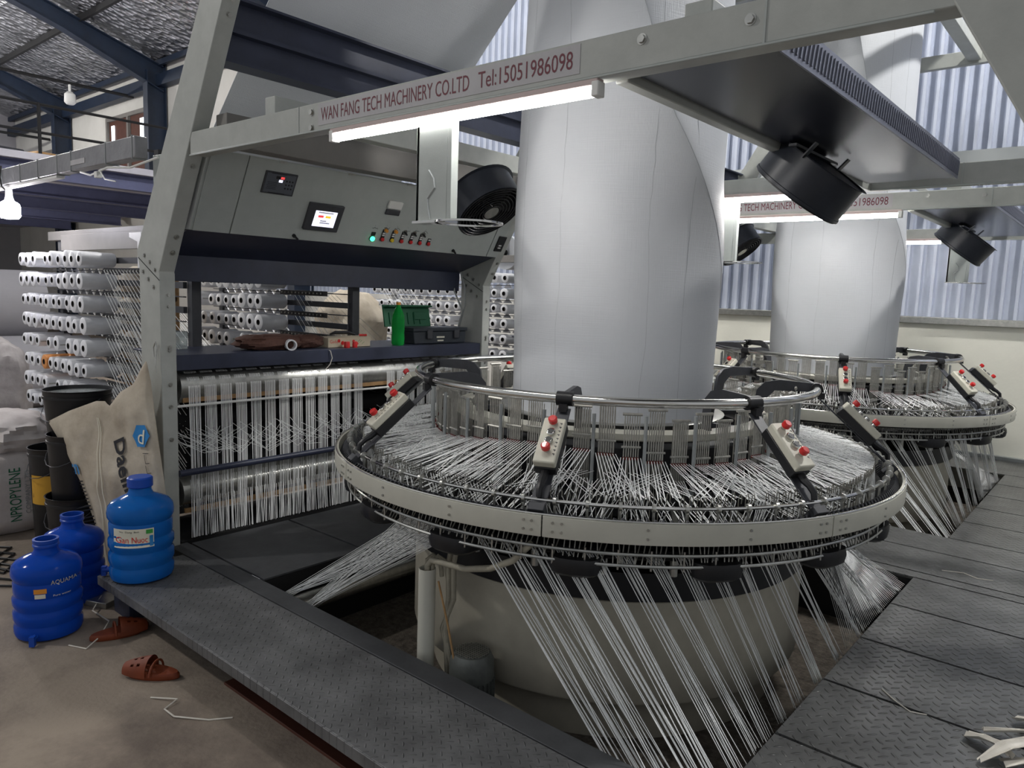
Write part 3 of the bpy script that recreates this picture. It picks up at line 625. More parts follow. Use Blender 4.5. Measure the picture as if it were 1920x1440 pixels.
st=MB().b2(-2.555,-1.30,y0+.0015,y0+.0035,2.078,2.160).build('name_sticker',M['sticker'],bm,smooth=False)
textw('lettering','WAN FANG TECH MACHINERY CO.LTD',.80,.050,M['ink'],(-2.535,y0+.0008,2.094),FRONT,st)
textw('lettering','Tel:15051986098',.37,.050,M['ink'],(-1.695,y0+.0008,2.094),FRONT,st)
# members along the row
for (x,z0,z1,w_,m) in ((-3.47,2.50,2.78,.012,'navy'),):
    mb=MB().b2(x-.006,x+.006,yn,yf,z0,z1).b2(x-.06,x+.06,yn,yf,z0-.012,z0).b2(x-.06,x+.06,yn,yf,z1,z1+.012).b2(x,x+.05,yn,yf,z0+.13,z0+.15); mb.build('navy_side_beam',M['navy'],fr,smooth=False)
for (x,z0,z1,w_,m) in ((-3.44,2.10,2.25,.05,'taupe'),(-3.02,2.17,2.27,.04,'paint'),(-1.205,2.055,2.10,.022,'paint'),(-.98,2.168,2.23,.04,'paint'),(-2.64,4.0,4.05,.06,'paint'),(-1.36,4.0,4.05,.06,'paint')):
    MB().b2(x-w_,x+w_,yn-.005,yf+.01,z0,z1).build('side_beam',M[m],fr,bev=.004)
MB().bar((-1.2,yf1-.03,2.17),(-2.0,yf1-.03,2.75),.05,.05).bar((-2.0,yf1-.03,2.75),(-2.9,yf1-.03,2.75),.05,.05).build('diagonal_brace',M['paint'],fr,bev=.004)
for a,b in ((y0+.01,yn-.01),(yf+.01,yf1-.01)): MB().b2(-2.86,-1.14,a,b,3.58,3.70).build('upper_beam',M['paint'],fr,bev=.004)
MB().b2(-1.42,-1.32,yn,yf,3.60,3.68).build('side_beam',M['paint'],fr,bev=.004); MB().bar((-2.1,yf+.04,3.70),(-1.55,yf-1.2,4.0),.07,.05).build('diagonal_brace',M['paint'],fr,bev=.004)
# hanging sensor plate under each beam
def hang(yb,lab):
    t=thing('hanging_bracket',lab,'bracket',(-1.9,yb,1.68),'hanging channel brackets')
    mb=MB().b2(-1.99,-1.838,yb+.012,yb+.016,1.69,2.06).b2(-1.838,-1.818,yb+.012,yb+.045,1.69,2.06).b2(-1.99,-1.975,yb+.012,yb+.045,1.69,2.06); mb.build('channel_plate',M['cabinet'],t,bev=.002)
    mb=MB(); mb.lathe([(.105,0),(.118,0),(.118,.006),(.105,.006),(.105,0)],40,(-1.80,yb+.085,1.682)); mb.b2(-1.995,-1.83,yb+.0,yb+.06,1.682,1.690); mb.build('foot_ring',M['chrome'],t)
    mb=MB(); mb.tube([(-1.925,yb+.011,1.86),(-1.90,yb+.011,1.83),(-1.895,yb+.011,1.80),(-1.93,yb+.011,1.765),(-1.925,yb+.011,1.73),(-1.915,yb+.011,1.695)],.0035,4); mb.build('glue_trace',M['greyrod'],t)
    return t
h1=hang(y0,'pale channel bracket hanging under the near lettered beam'); h2=hang(yf,'channel bracket hanging from the far beam of the near frame, right of the fabric tube')
h2.location.x-=.10; h4=copy_tree(h2); h4.location.x+=.67; h4.location.y+=PITCH; h4['label']='grey stained channel bracket farthest away, hanging before the corrugated wall'
# tube lamps
def lamp(x0,x1,yy,lab,z=2.030):
    t=thing('tube_lamp',lab,'lamp',((x0+x1)/2,yy,z+.03),'tube lamps under the beams')
    MB().b2(x0,x1,yy-.017,yy+.017,z+.008,z+.028).build('lamp_housing',M['lampbody'],t,bev=.003)
    mb=MB(); mb.cyl((x0+.02,yy,z-.004),(x1-.02,yy,z-.004),.0165,14); mb.build('light_tube',M['tube'],t)
    for xa,xb in ((x0-.004,x0+.02),(x1-.02,x1+.004)): MB().b2(xa,xb,yy-.018,yy+.018,z-.022,z+.02).build('end_cap',M['white'],t,bev=.003)
lamp(-2.475,-1.235,y0+.015,'long lit tube lamp under the near beam lettered WAN FANG')
lamp(-2.60,-1.36,yf-.018,'upper lit tube lamp on the near frame far beam, partly behind the fan',2.05)
lamp(-2.45,-1.235,y0+PITCH-.015,'lower lit tube lamp under the second lettered beam')
lamp(-2.70,-1.46,yf+PITCH-.018,'smallest lit tube lamp, farthest away near the corrugated wall',2.05)
# fans
def fan(cx,sgn,lab,cy):
    n=Vector((sgn*.62,0,-.785)).normalized(); c=Vector((cx,cy,1.90)); zax=n; xax=Vector((0,1,0)); yax=zax.cross(xax); rot=cols(xax,yax,zax)
    t=thing('axial_fan',lab,'fan',c,'black fans over the looms')
    mb=MB(); mb.lathe([(.195,-.15),(.195,0),(.203,0),(.203,-.012),(.199,-.014),(.199,-.15),(.215,-.155),(.195,-.155)],40,c,rot=rot); mb.build('fan_housing',M['fan'],t)
    mb=MB(); mb.lathe([(.0,-.155),(.195,-.15)],40,c,rot=rot); mb.build('back_plate',M['fan'],t)
    mb=MB()
    for r_ in (.055,.075,.095,.115,.135,.155,.175,.192): mb.tube([c+rot@Vector((r_*math.cos(2*PI*i/40),r_*math.sin(2*PI*i/40),.004)) for i in range(40)],.0032,5,closed=True)
    for k in range(6): mb.bar(c+rot@Vector((.05*math.cos(k*PI/3),.05*math.sin(k*PI/3),.002)),c+rot@Vector((.195*math.cos(k*PI/3+.5),.195*math.sin(k*PI/3+.5),.002)),.003,.003)
    mb.build('fan_grille',M['black'],t)
    mb=MB(); mb.lathe([(0,.006),(.045,.006),(.045,-.02),(0,-.02)],24,c,rot=rot); mb.build('hub_badge',M['steel'],t)
    mb=MB()
    for k in range(5):
        a=k*2*PI/5; e=[Vector((.04*math.cos(a),.04*math.sin(a),-.03)),Vector((.18*math.cos(a),.18*math.sin(a),-.03)),Vector((.18*math.cos(a+.7),.18*math.sin(a+.7),-.07)),Vector((.04*math.cos(a+.9),.04*math.sin(a+.9),-.07))]
        mb.add([c+rot@v for v in e]+[c+rot@(v+Vector((0,0,-.004))) for v in e],[(0,1,2,3),(4,7,6,5),(0,4,5,1),(1,5,6,2),(2,6,7,3),(3,7,4,0)])
    mb.build('fan_blades',M['black'],t)
    mb=MB(); b0=c+rot@Vector((0,0,-.155))
    for s in (-1,1):
        q=c+rot@Vector((s*.2,0,-.14)); mb.bar(q,(q.x-sgn*.05,q.y,2.18 if sgn>0 else 2.06),.03,.006,(1,0,0))
    mb.bar(c+rot@Vector((-.24,-.05,-.158)),c+rot@Vector((.26,-.05,-.158)),.03,.01); mb.build('mounting_strap',M['fan'],t)
    if sgn>0:
        q=c+rot@Vector((-.05,.0,0)); a=-1.0+PI/2
        mb=MB(); v=[]
        for aa in (.25,.45):
            for z_ in (-.045,-.085): v.append(c+rot@Vector((.2005*math.cos(-PI/2+aa),.2005*math.sin(-PI/2+aa),z_)))
        mb.add(v,[(0,1,3,2)]); mb.build('tape_patch',M['tan'],t)
    return t
fan(-2.87,1,'black round fan with spiral grille left of the near fabric tube',3.16)
fan(-1.16,-1,'black drum fan seen from the side under the navy duct panel',3.16)
fan(-2.87,1,'small black fan just right of the near fabric tube, before the corrugated wall',3.16+PITCH)
fan(-1.16,-1,'dark drum fan hanging at the far right of the second loom',3.16+PITCH)
for dy,l in ((0,'near'),(PITCH,'far')):
    t=thing('duct_panel','glossy navy flat panel with slotted edge over the %s loom'%l,'panel',(-.95,3+dy,2.08),'navy duct panels')
    MB().b2(-1.17,-.765,yn+.015+dy,4.15+dy,2.075,2.155).build('panel_body',mat('glossy_navy%s'%l,(.03,.034,.05),.22,.3,var=.2,scale=3),t,bev=.003)
    mb=MB(); 
    mb.b2(-.764,-.758,yn+.02+dy,4.15+dy,2.07,2.165)
    for i in range(80):
        yy=yn+.03+dy+i*.0282; mb.bar((-.757,yy,2.085),(-.757,yy+.016,2.15),.007,.006,(1,0,0))
    mb.build('slotted_edge',mat('slot_grey%s'%l,(.20,.21,.26),.4,.3),t,smooth=False)
# control cabinet on the leaning face
e_=Vector((.218,0,.392)).normalized(); n_=Vector((.392,0,-.218)).normalized(); Y_=Vector((0,1,0)); CR=cols(Y_,e_,n_)
def cp(y,z,h=0): return Vector((-3.82+.5561*(z-1.72),y,z))+n_*h
cab=thing('control_cabinet','long grey control cabinet sloping above the yarn gate of the near loom','control cabinet',(-3.95,3.1,1.72),'control cabinets')
MB().prism([(-3.822,1.722),(-3.604,2.112),(-3.70,2.13),(-4.22,2.13),(-4.22,1.722)],'y',1.885,4.275).build('cabinet_body',M['cabinet'],cab,bev=.003)
for (a,b,nm) in ((1.90,2.100,'side_cover'),(2.106,4.150,'cabinet_door'),(4.158,4.272,'side_cover')):
    mb=MB(); c=cp((a+b)/2,1.917,.004); mb.box(c,(b-a,.446,.008),CR); d=mb.build(nm,M['cabinet'],cab,bev=.002)
    if nm=='cabinet_door':
        for yy in (2.492,3.791):
            mb=MB(); mb.cyl(cp(yy,1.744,.006),cp(yy,1.744,.018),.011,12); mb.box(cp(yy+.012,1.738,.018),(.04,.012,.006),CR@Matrix.Rotation(-.6,3,'Z')); mb.build('latch',M['black'],d)
for yy in (2.3,2.75,3.2,3.7): MB().box(cp(yy,2.108,.004),(.05,.012,.014),CR).build('hinge',M['steel'],cab)
d=MB().box(cp(2.308,2.004,.011),(.195,.126,.008),CR).build('meter_display',M['darkgrey'],cab,bev=.002)
MB().box(cp(2.308,2.004,.0152),(.175,.108,.002),CR).build('meter_face',mat('meter_face_grey',(.10,.11,.13),.4),d)
mb=MB().box(cp(2.302,2.034,.0172),(.05,.016,.002),CR); mb.build('led_window',M['black'],d)
MB().box(cp(2.315,2.034,.0184),(.022,.013,.001),CR).build('red_digits',M['screenred'],d); MB().box(cp(2.308,2.018,.0184),(.022,.014,.001),CR).build('white_digits',M['screen'],d)
mb=MB()
for i in range(3):
    for j in range(3): mb.cyl(cp(2.345+i*.018,1.985+j*.018,.016),cp(2.345+i*.018,1.985+j*.018,.018),.005,8)
mb.build('meter_keys',M['black'],d)
mb=MB()
for i in range(5): mb.box(cp(2.262,1.975+i*.008,.0165),(.06-.008*(i%2),.002,.001),CR)
mb.box(cp(2.29,2.052,.0165),(.09,.004,.001),CR); mb.box(cp(2.30,1.956,.0165),(.10,.005,.001),CR); mb.build('meter_lettering',M['blackink'],d)
d=MB().box(cp(2.646,1.862,.016),(.238,.168,.020),CR).build('touch_screen',M['darkgrey'],cab,bev=.004)
s=MB().box(cp(2.650,1.857,.0268),(.150,.098,.001),CR).build('lit_display',M['screen'],d)
MB().box(cp(2.618,1.870,.0278),(.036,.014,.001),CR).build('red_field',M['screenred'],s); MB().box(cp(2.668,1.870,.0278),(.036,.014,.001),CR).build('yellow_field',M['screenyel'],s)
mb=MB()
for i,(a,b,z) in enumerate(((2.60,2.70,1.891),(2.625,2.665,1.846),(2.625,2.685,1.835))):
    yy=a
    while yy<b: mb.box(cp(yy,z,.0278),(.0045,.007,.001),CR); mb.box(cp(yy+.003,z+.002,.0278),(.005,.002,.001),CR); yy+=.0085
mb.build('screen_lettering',M['blackink'],s)
MB().box(cp(3.137,1.982,.014),(.108,.048,.014),CR).build('socket_flap',M['white'],cab,bev=.003)
MB().box(cp(3.137,1.938,.012),(.112,.035,.012),CR).build('socket_base',M['darkgrey'],cab,bev=.003)
def button(y,z,m,parent,r=.013):
    mb=MB(); mb.cyl(cp(y,z,.008),cp(y,z,.014),r*1.25,14); b=mb.build('button_bezel',M['black'],parent)
    mb=MB(); mb.tube([cp(y,z,.012),cp(y,z,.022),cp(y,z,.026)],[r,r,r*.7],14); mb.build('button_cap',M[m],b)
button(3.049,1.772,'green',cab,.016); MB().box(cp(3.049,1.800,.010),(.030,.022,.006),CR).build('label_plate',M['black'],cab)
for k in range(6):
    y=3.129+.0806*k; top=k<5
    MB().box(cp(y,1.800 if top else 1.785,.010),(.030,.075 if top else .05,.005),CR).build('label_plate',M['black'],cab,bev=.003)
    mb=MB()
    for z in ((1.797,1.809) if top else (1.797,)): mb.box(cp(y,z,.0128),(.020,.009,.001),CR)
    mb.build('label_text',M['white'],cab)
    button(y,1.774,('red','yellow','red','red','red','red')[k],cab)
    if top:
        mb=MB(); mb.cyl(cp(y+.005,1.829,.008),cp(y+.005,1.829,.016),.0165,14); b=mb.build('selector_bezel',M['chrome'],cab)
        if k<2: mb=MB(); mb.tube([cp(y+.005,1.829,.014),cp(y+.005,1.829,.030)],[.012,.010],12); mb.build('selector_knob',M['orange'],b)
        else: mb=MB(); mb.box(cp(y+.008,1.826,.022),(.028,.010,.018),CR@Matrix.Rotation(-.7,3,'Z')); mb.build('selector_knob',M['black'],b,bev=.002)
# handwritten words in marker above the buttons
mb=MB(); rnd=random.Random(11)
for k,y in enumerate((3.045,3.135,3.222,3.31,3.39,3.47)):
    zb=1.842+(0 if k else -.01); p=cp(y-.018,zb,.009); pts=[p]
    for j in range(7): pts.append(cp(y-.018+.0065*(j+1),zb+rnd.uniform(-.007,.008),.009))
    mb.tube(pts,.0011,4); mb.cyl(cp(y,zb+.016,.008),cp(y,zb+.016,.0095),.0014,5)
mb.build('marker_writing',M['blackink'],cab)
mb=MB().box(cp(4.245,1.822,.012),(.085,.125,.010),CR); d=mb.build('breaker_panel',M['black'],cab,bev=.006)
MB().box(cp(4.243,1.812,.0178),(.030,.010,.001),CR).box(cp(4.243,1.795,.0178),(.030,.010,.001),CR).build('breaker_label',M['white'],d)
hood=MB().prism([(-3.835,1.721),(-4.20,1.602),(-4.205,1.455),(-4.26,1.455),(-4.26,1.721)],'y',1.885,4.275).build('hood_panel',M['navy'],cab,bev=.002)
# shelf
shelf=MB().prism([(-3.965,.972),(-3.965,1.056),(-4.50,1.056),(-4.50,1.045),(-3.985,1.045),(-3.985,.972)],'y',1.872,4.282).build('metal_shelf',M['navy'],None,bev=.002)
tag(shelf,'long navy shelf across the yarn gate, holding bottle and toolbox','shelf','gate shelves')
# rollers and rods of the gate
def roller(x,z,r,m,lab,nm='feed_roller'):
    t=thing(nm,lab,'roller',(x,3.07,z),'gate rollers')
    mb=MB(); mb.lathe([(r*.3,0),(r*.98,0),(r,.006),(r,2.30),(r*.98,2.306),(r*.3,2.306)],36,(x,1.915,z),rot=Matrix.Rotation(-PI/2,3,'X')); mb.build('roller_body',M[m],t)
    mb=MB(); mb.cyl((x,1.868,z),(x,1.92,z),r*.35,14); mb.cyl((x,4.21,z),(x,4.286,z),r*.35,14); mb.build('roller_shaft',M['dark'],t); return t
g=[cab,shelf,roller(-4.09,.868,.092,'steel','shiny steel feed roller just under the near gate shelf'),roller(-4.07,.270,.080,'steel','lower feed roller of the near yarn gate, above the plates'),roller(-4.36,.62,.06,'dark','dark rear roller inside the near yarn gate')]
mb=MB(); mb.cyl((-3.962,1.868,.776),(-3.962,4.286,.776),.0075,8); g.append(tag(mb.build('separator_rod',M['white']),'thin white rod across the tapes under the near feed roller','rod','gate rods'))
mb=MB(); mb.cyl((-3.945,1.868,.405),(-3.945,4.286,.405),.019,12); g.append(tag(mb.build('guide_bar',M['navy']),'dark navy round bar across the middle of the near yarn curtain','bar','gate rods'))
rnd=random.Random(2)
for z_,l in ((.797,'upper'),(.165,'lower')):
    mb=MB(); mb.b2(-4.03,-4.018,1.93,4.2,z_-.012,z_+.014); g.append(tag(mb.build('wooden_slat',M['wood'],smooth=False),'thin plywood slat behind the tapes, %s one of the near gate'%l,'slat','gate slats'))
mb=MB(); mb.b2(-4.46,-4.44,1.9,4.27,.02,.97); 
for i in range(9): mb.b2(-4.43,-4.40,1.9+.29*i,1.93+.29*i,.02,.97)
g.append(tag(mb.build('rear_comb',M['dark'],smooth=False),'dark rear comb panel inside the near gate','panel','gate panels'))
mb=MB(); mb.b2(-4.46,-3.995,1.9,4.27,-.03,-.002); g.append(tag(mb.build('gate_shade_sheet',M['dark'],smooth=False),'added dark sheet for the shade under the rollers of the near yarn gate','tray'))  # dark sheet added over the pale floor, standing in for shade
# white yarn curtain, flat tapes dropping over the roller in groups
mb=MB()
for grp in range(24):
    yc=1.985+grp*.0945
    if grp in (13,14): continue
    for j in range(10):
        y=yc+(j-4.5)*.0072+rnd.uniform(-.001,.001); sw=rnd.uniform(-.004,.004); pts=[]
        for k in range(5): a=PI*.72-k*PI*.72/4*1.0; pts.append((-4.09+.094*math.cos(a),y,.868+.094*math.sin(a)))
        for p,q in zip(pts,pts[1:]): mb.bar(p,q,.0034,.0008,(1,0,0))
        mb.bar(pts[-1],(-3.985,y+sw,.42),.0008,.0032,(1,0,0)) if False else mb.bar(pts[-1],(-3.985,y+sw,.40),.0034,.0008,(1,0,0))
        mb.bar((-3.985,y+sw,.40),(-3.99,y+sw*3+rnd.uniform(-.012,.012),.012),.0034,.0008,(1,0,0))
        mb.bar((-4.45,y,.80),pts[0],.0034,.0008)
for j in range(170):
    y=1.96+2.27*j/170+rnd.uniform(-.005,.005); mb.bar((-4.005,y,.345),(-3.985+rnd.uniform(-.01,.01),y+rnd.uniform(-.012,.012),.012),.0034,.0008,(1,0,0))
g.append(tag(mb.build('yarn_curtain',M['tape']),'curtain of white tapes hanging down the near yarn gate','tapes',None,'stuff'))
mb=MB()      # loose slack tapes inside the gate
for j in range(90):
    y=rnd.uniform(1.95,4.2); x=rnd.uniform(-4.40,-4.1); mb.tube([(x,y,rnd.uniform(.5,.62)),(x+.1,y+rnd.uniform(.05,.2),rnd.uniform(.42,.5)),(x+.05,y+rnd.uniform(.2,.45),rnd.uniform(.42,.6))],.0016,4)
g.append(tag(mb.build('slack_tapes',M['tape']),'tangled slack tapes inside the near yarn gate','tapes',None,'stuff'))
g.append(fr)
ren={'near':'far'}
for o in g:
    c=copy_tree(o); c.location.y+=PITCH; c['label']=o['label'].replace('holding bottle and toolbox','the empty one behind').replace('near','far')
    if o is fr: c['label']='grey steel gantry of the far loom, its lettered beam behind the tube lamps'
# wrapped duct beam continuing left, and the big bulb on it
t=thing('wiring_duct','grey wrapped wiring duct bound with wire, running left from the leaning post','duct',(-5.5,1.83,2.15))
MB().b2(-6.90,-4.22,1.79,1.86,2.105,2.222).build('duct_body',M['trunk'],t,bev=.006)
mb=MB()
for x in (-6.45,-6.05,-5.7,-5.35,-5.12,-4.6,-4.25): mb.box((x,1.825,2.163),(.006,.078,.126))
mb.build('binding_wires',M['greyrod'],t,bev=.001)
MB().b2(-5.12,-4.90,1.787,1.79,2.135,2.165).build('faded_label',M['sticker'],t)
MB().b2(-6.9,-5.4,1.80,1.85,2.085,2.103).build('bottom_strip',M['white'],t,bev=.002)
mb=MB(); mb.tube([(-6.42,1.782,2.24),(-6.44,1.775,2.16),(-6.40,1.775,2.09),(-6.36,1.79,2.06),(-6.36,1.82,2.02)],.006,6); mb.build('lamp_wire',M['cable'],t)
t=thing('led_bulb','large glowing white bulb hanging at the left end of the wiring duct','bulb',(-6.34,1.80,2.08))
mb=MB(); mb.lathe([(.0,.0),(.022,0),(.024,-.05),(.032,-.08)],20,(-6.34,1.80,2.07)); mb.build('bulb_base',M['white'],t)
mb=MB(); mb.lathe([(.032,-.08),(.062,-.10),(.068,-.12),(.068,-.185),(.055,-.205),(.0,-.212)],28,(-6.34,1.80,2.07)); mb.build('glowing_globe',M['bulb'],t)
mb=MB(); mb.tube([(-4.0,1.815,2.09),(-4.3,1.80,2.06),(-4.6,1.80,2.085),(-4.85,1.8,2.06),(-5.0,1.80,2.09)],.006,6).tube([(-4.72,1.8,2.08),(-4.62,1.79,2.02),(-4.5,1.8,2.0)],.004,6); mb.box((-4.74,1.80,2.055),(.04,.03,.035))
tag(mb.build('loose_wire',M['white']),'loose white wire with small junction clip under the wiring duct','wire')
mb=MB(); mb.tube([(-4.24,4.24,1.56),(-4.2,4.22,1.45),(-4.14,4.255,1.3),(-4.20,4.262,1.15),(-4.2,4.26,1.06)],.007,6).tube([(-4.16,4.24,1.6),(-4.12,4.25,1.5),(-4.12,4.262,1.35),(-4.17,4.262,1.2),(-4.19,4.262,1.06)],.006,6)
tag(mb.build('cable_pair',M['greyrod']),'two grey cables running down inside the far gate post','cables')

# ================================================================== SPOOL CREELS
def spool_mesh(r,seed,orange=False,L=.225,flange=False):
    mb=MB(); rr=random.Random(seed); rc=.021
    prof=[(rc,.0),(r-.006,.0),(r-.001,.003),(r,.012),(r+rr.uniform(-.002,.001),L*.5),(r,L-.012),(r-.006,L),(rc,L),(rc,0)]
    mb.lathe(prof,20,rot=Matrix.Rotation(-PI/2,3,'X')); return mb.mesh('spool',[M['spoolo'] if orange else M['spool']])
SP=[spool_mesh(r,i) for i,r in enumerate((.036,.041,.046,.050,.055,.060))]; SPO=spool_mesh(.055,9,True)
mb=MB(); mb.lathe([(.0,.018),(.0208,.018),(.0208,-.003),(.0185,-.003),(.0185,.016),(0,.016)],14,rot=Matrix.Rotation(-PI/2,3,'X')); COREM=mb.mesh('core_tube',[M['hole']])
ORD=['first','second','third','fourth','fifth','sixth','seventh','eighth','ninth','tenth','eleventh','twelfth','thirteenth','fourteenth','fifteenth','sixteenth']
def creel(xr,y,n,rows,z0,dz,dx,tag_,seed,rmin=0,rmax=6,skip=(),orange=None,eye=True,white_post=False,drift=0,post=.78):
    rnd=random.Random(seed)
    for r in range(rows):
        z=z0-dz*r; on=ORD[r]
        for k in range(n):
            if (r,k) in skip: continue
            i=min(5,rnd.randint(rmin,rmax-1)+(1 if k<3 else 0)); me=SP[i]; col='white'
            if orange==(r,k): me=SPO; col='orange'
            o=bpy.data.objects.new('tape_spool',me); COL.objects.link(o); o.location=(xr-dx*k+drift*r,y+rnd.uniform(-.006,.006),z+rnd.uniform(-.004,.004))
            if col=='orange': tag(o,'orange tape spool, the only coloured one on the left creel','spool','spools on the '+tag_)
            else: tag(o,'white tape spool, %s from the right in %s row from top of %s'%(ORD[k],on,tag_),'spool','spools on the '+tag_)
            c=bpy.data.objects.new('core_tube',COREM); COL.objects.link(c); c.parent=o
    t=thing('spool_creel','dark steel rack holding the rows of spools of the '+tag_,'creel',(xr-dx*n/2,y+.3,ZF),'spool creels')
    xl=xr-dx*(n-.5)+drift*rows/2; ztop=z0+.16; pm='white' if white_post else 'darkgrey'
    for x in (xl+.08,xr+post+drift*rows/2):
        MB().b2(x-.03,x+.03,y+.26,y+.32,ZF,ztop).build('creel_post',M[pm],t,bev=.002)
    MB().b2(xl-.1,xr+.8,y+.24,y+.34,ztop,ztop+.07).build('top_rail',M['taupe'],t,bev=.003)
    for r in range(rows):
        z=z0-dz*r; mb=MB().b2(xl,xr+post,y+.235,y+.26,z-.02,z+.02)
        mb.b2(xl,xr+post,y+.235,y+.255,z-.075,z-.068)
        mb.build('spool_rail',M['darkgrey'],t,smooth=False)
        mb=MB()
        for k in range(n): mb.cyl((xr-dx*k+drift*r,y-.012 if (r,k) in skip else y+.02,z),(xr-dx*k+drift*r,y+.24,z),.006,6)
        mb.build('spindles',M['steel'],t)
        # scalloped rest tray between the rows
        mb=MB(); 
        for k in range(n-1):
            xx=xr-dx*(k+.5); mb.prism([(xx-.055,z-dz*.5-.022),(xx+.055,z-dz*.5-.022),(xx+.012,z-dz*.5+.02),(xx-.012,z-dz*.5+.02)],'y',y+.28,y+.29)
        mb.build('tape_guide',M['spool'] if white_post or seed==22 else M['darkgrey'],t,smooth=False)
        if eye:
            mb=MB(); mb.b2(xr+.13,xr+.72,y+.105,y+.110,z-.090,z-.055); e=mb.build('eye_board',M['black'],t,bev=.001)
            mb=MB()
            for k in range(12): mb.cyl((xr+.16+.045*k,y+.098,z-.072),(xr+.16+.045*k,y+.106,z-.072),.006,8)
            mb.build('eyelets',M['steel'],e)
    return t
creel(-5.50,1.95,10,10,1.583,.152,.130,'left creel',21,skip={(0,6),(4,6),(4,3),(8,2),(6,5)},orange=(5,6),rmin=1,rmax=5,drift=.006,post=.98)
creel(-5.12,3.05,10,6,1.475,.152,.118,'middle creel',22,rmin=1,rmax=6,skip={(1,7),(3,3)})
creel(-4.75,5.45,16,6,1.60,.150,.130,'far creel',23,rmin=0,rmax=3,white_post=True,skip={(0,6),(2,11),(3,5),(5,9)})
def creel_tapes(pts,lab,seed):
    rnd=random.Random(seed); mb=MB()
    for (a,b,n) in pts:
        a0,a1=a; b0,b1=b
        for k in range(n):
            f=k/max(1,n-1); mb.bar(Vector(a0).lerp(Vector(a1),f),Vector(b0).lerp(Vector(b1),f)+Vector((0,rnd.uniform(-.01,.01),rnd.uniform(-.01,.01))),.0042,.001)
    tag(mb.build('creel_tapes',M['tape']),lab,'tapes',None,'stuff')
L=[]
for r in range(9):
    z=1.583-.152*r; L.append((((-5.34,2.045,z-.072),(-4.80,2.045,z-.072)),((-4.30,1.98,z-.85),(-4.30,2.10,z-.42)),12))
L=[(a,(tuple((p[0],p[1],max(.12,p[2])) for p in b)),n) for a,b,n in L]
creel_tapes(L,'white tapes slanting from the left creel to the yarn gate behind the post',5)
L=[]
for r in range(6):
    z=1.475-.152*r; L.append((((-4.97,3.26,z-.077),(-4.45,3.26,z-.077)),((-4.48,3.3,max(.55,z-.62)),(-4.40,3.85,max(.6,z-.55))),11))
L+=[(((-6.2,2.7,1.38-.15*r),(-5.9,2.7,1.38-.15*r)),((-5.35,2.75,.86-.1*r),(-5.1,2.75,.9-.1*r)),8) for r in range(4)]
L+=[(((-5.6,4.4,1.75),(-5.2,4.4,1.75)),((-4.9,4.35,1.05),(-4.5,4.35,1.1)),10)]
creel_tapes(L,'white tapes slanting from the middle creel behind the gate shelf',6)
L=[]
for r in range(6):
    z=1.60-.150*r; L.append((((-4.6,5.66,z-.077),(-4.1,5.66,z-.077)),((-4.38,5.5,max(.4,z-.75)),(-4.2,5.9,max(.5,z-.6))),9))
creel_tapes(L,'white tapes slanting from the far creel beside the far gate post',7)
# second bank facing away behind the left creel, only dark ends show
t=thing('spool_tray','flat pale ledge frame above the top row of the left creel','tray',(-5.6,2.3,1.7))
MB().b2(-6.5,-4.9,2.18,2.20,1.66,1.78).build('upper_board',M['taupe'],t,bev=.002); MB().prism([(-5.02,1.52),(-4.96,1.52),(-4.96,1.76),(-5.14,1.76),(-5.14,1.73),(-5.02,1.70)],'y',2.13,2.16).build('white_bracket',M['spool'],t,bev=.002)
# ================================================================== THINGS IN THE FOREGROUND AND ON THE SHELF
from mathutils.bvhtree import BVHTree
def drape(o,target,d,lift=.002,par=None):
    """press flat lettering onto the surface of a bag, sack or bottle"""
    wm=wloc(target); tv=[v.co+wm for v in target.data.vertices]; bv=BVHTree.FromPolygons(tv,[tuple(p.vertices) for p in target.data.polygons])
    d=Vector(d).normalized(); off=wloc(o.parent)
    for v in o.data.vertices:
        w_=v.co+off; h=bv.ray_cast(w_+d*.6,-d,1.4)
        if h[0] is not None: v.co=h[0]+d*lift-off
def subdiv_strip(p0,du,dv,nu,nv):
    mb=MB(); vs=[Vector(p0)+Vector(du)*(i/nu)+Vector(dv)*(j/nv) for j in range(nv+1) for i in range(nu+1)]
    mb.add(vs,[(j*(nu+1)+i,j*(nu+1)+i+1,(j+1)*(nu+1)+i+1,(j+1)*(nu+1)+i) for j in range(nv) for i in range(nu)]); return mb
VD=Vector((.957,-.29,0))                    # from the far left things back towards the room
VR=Vector((.29,.957,0))                     # to the right as seen facing them
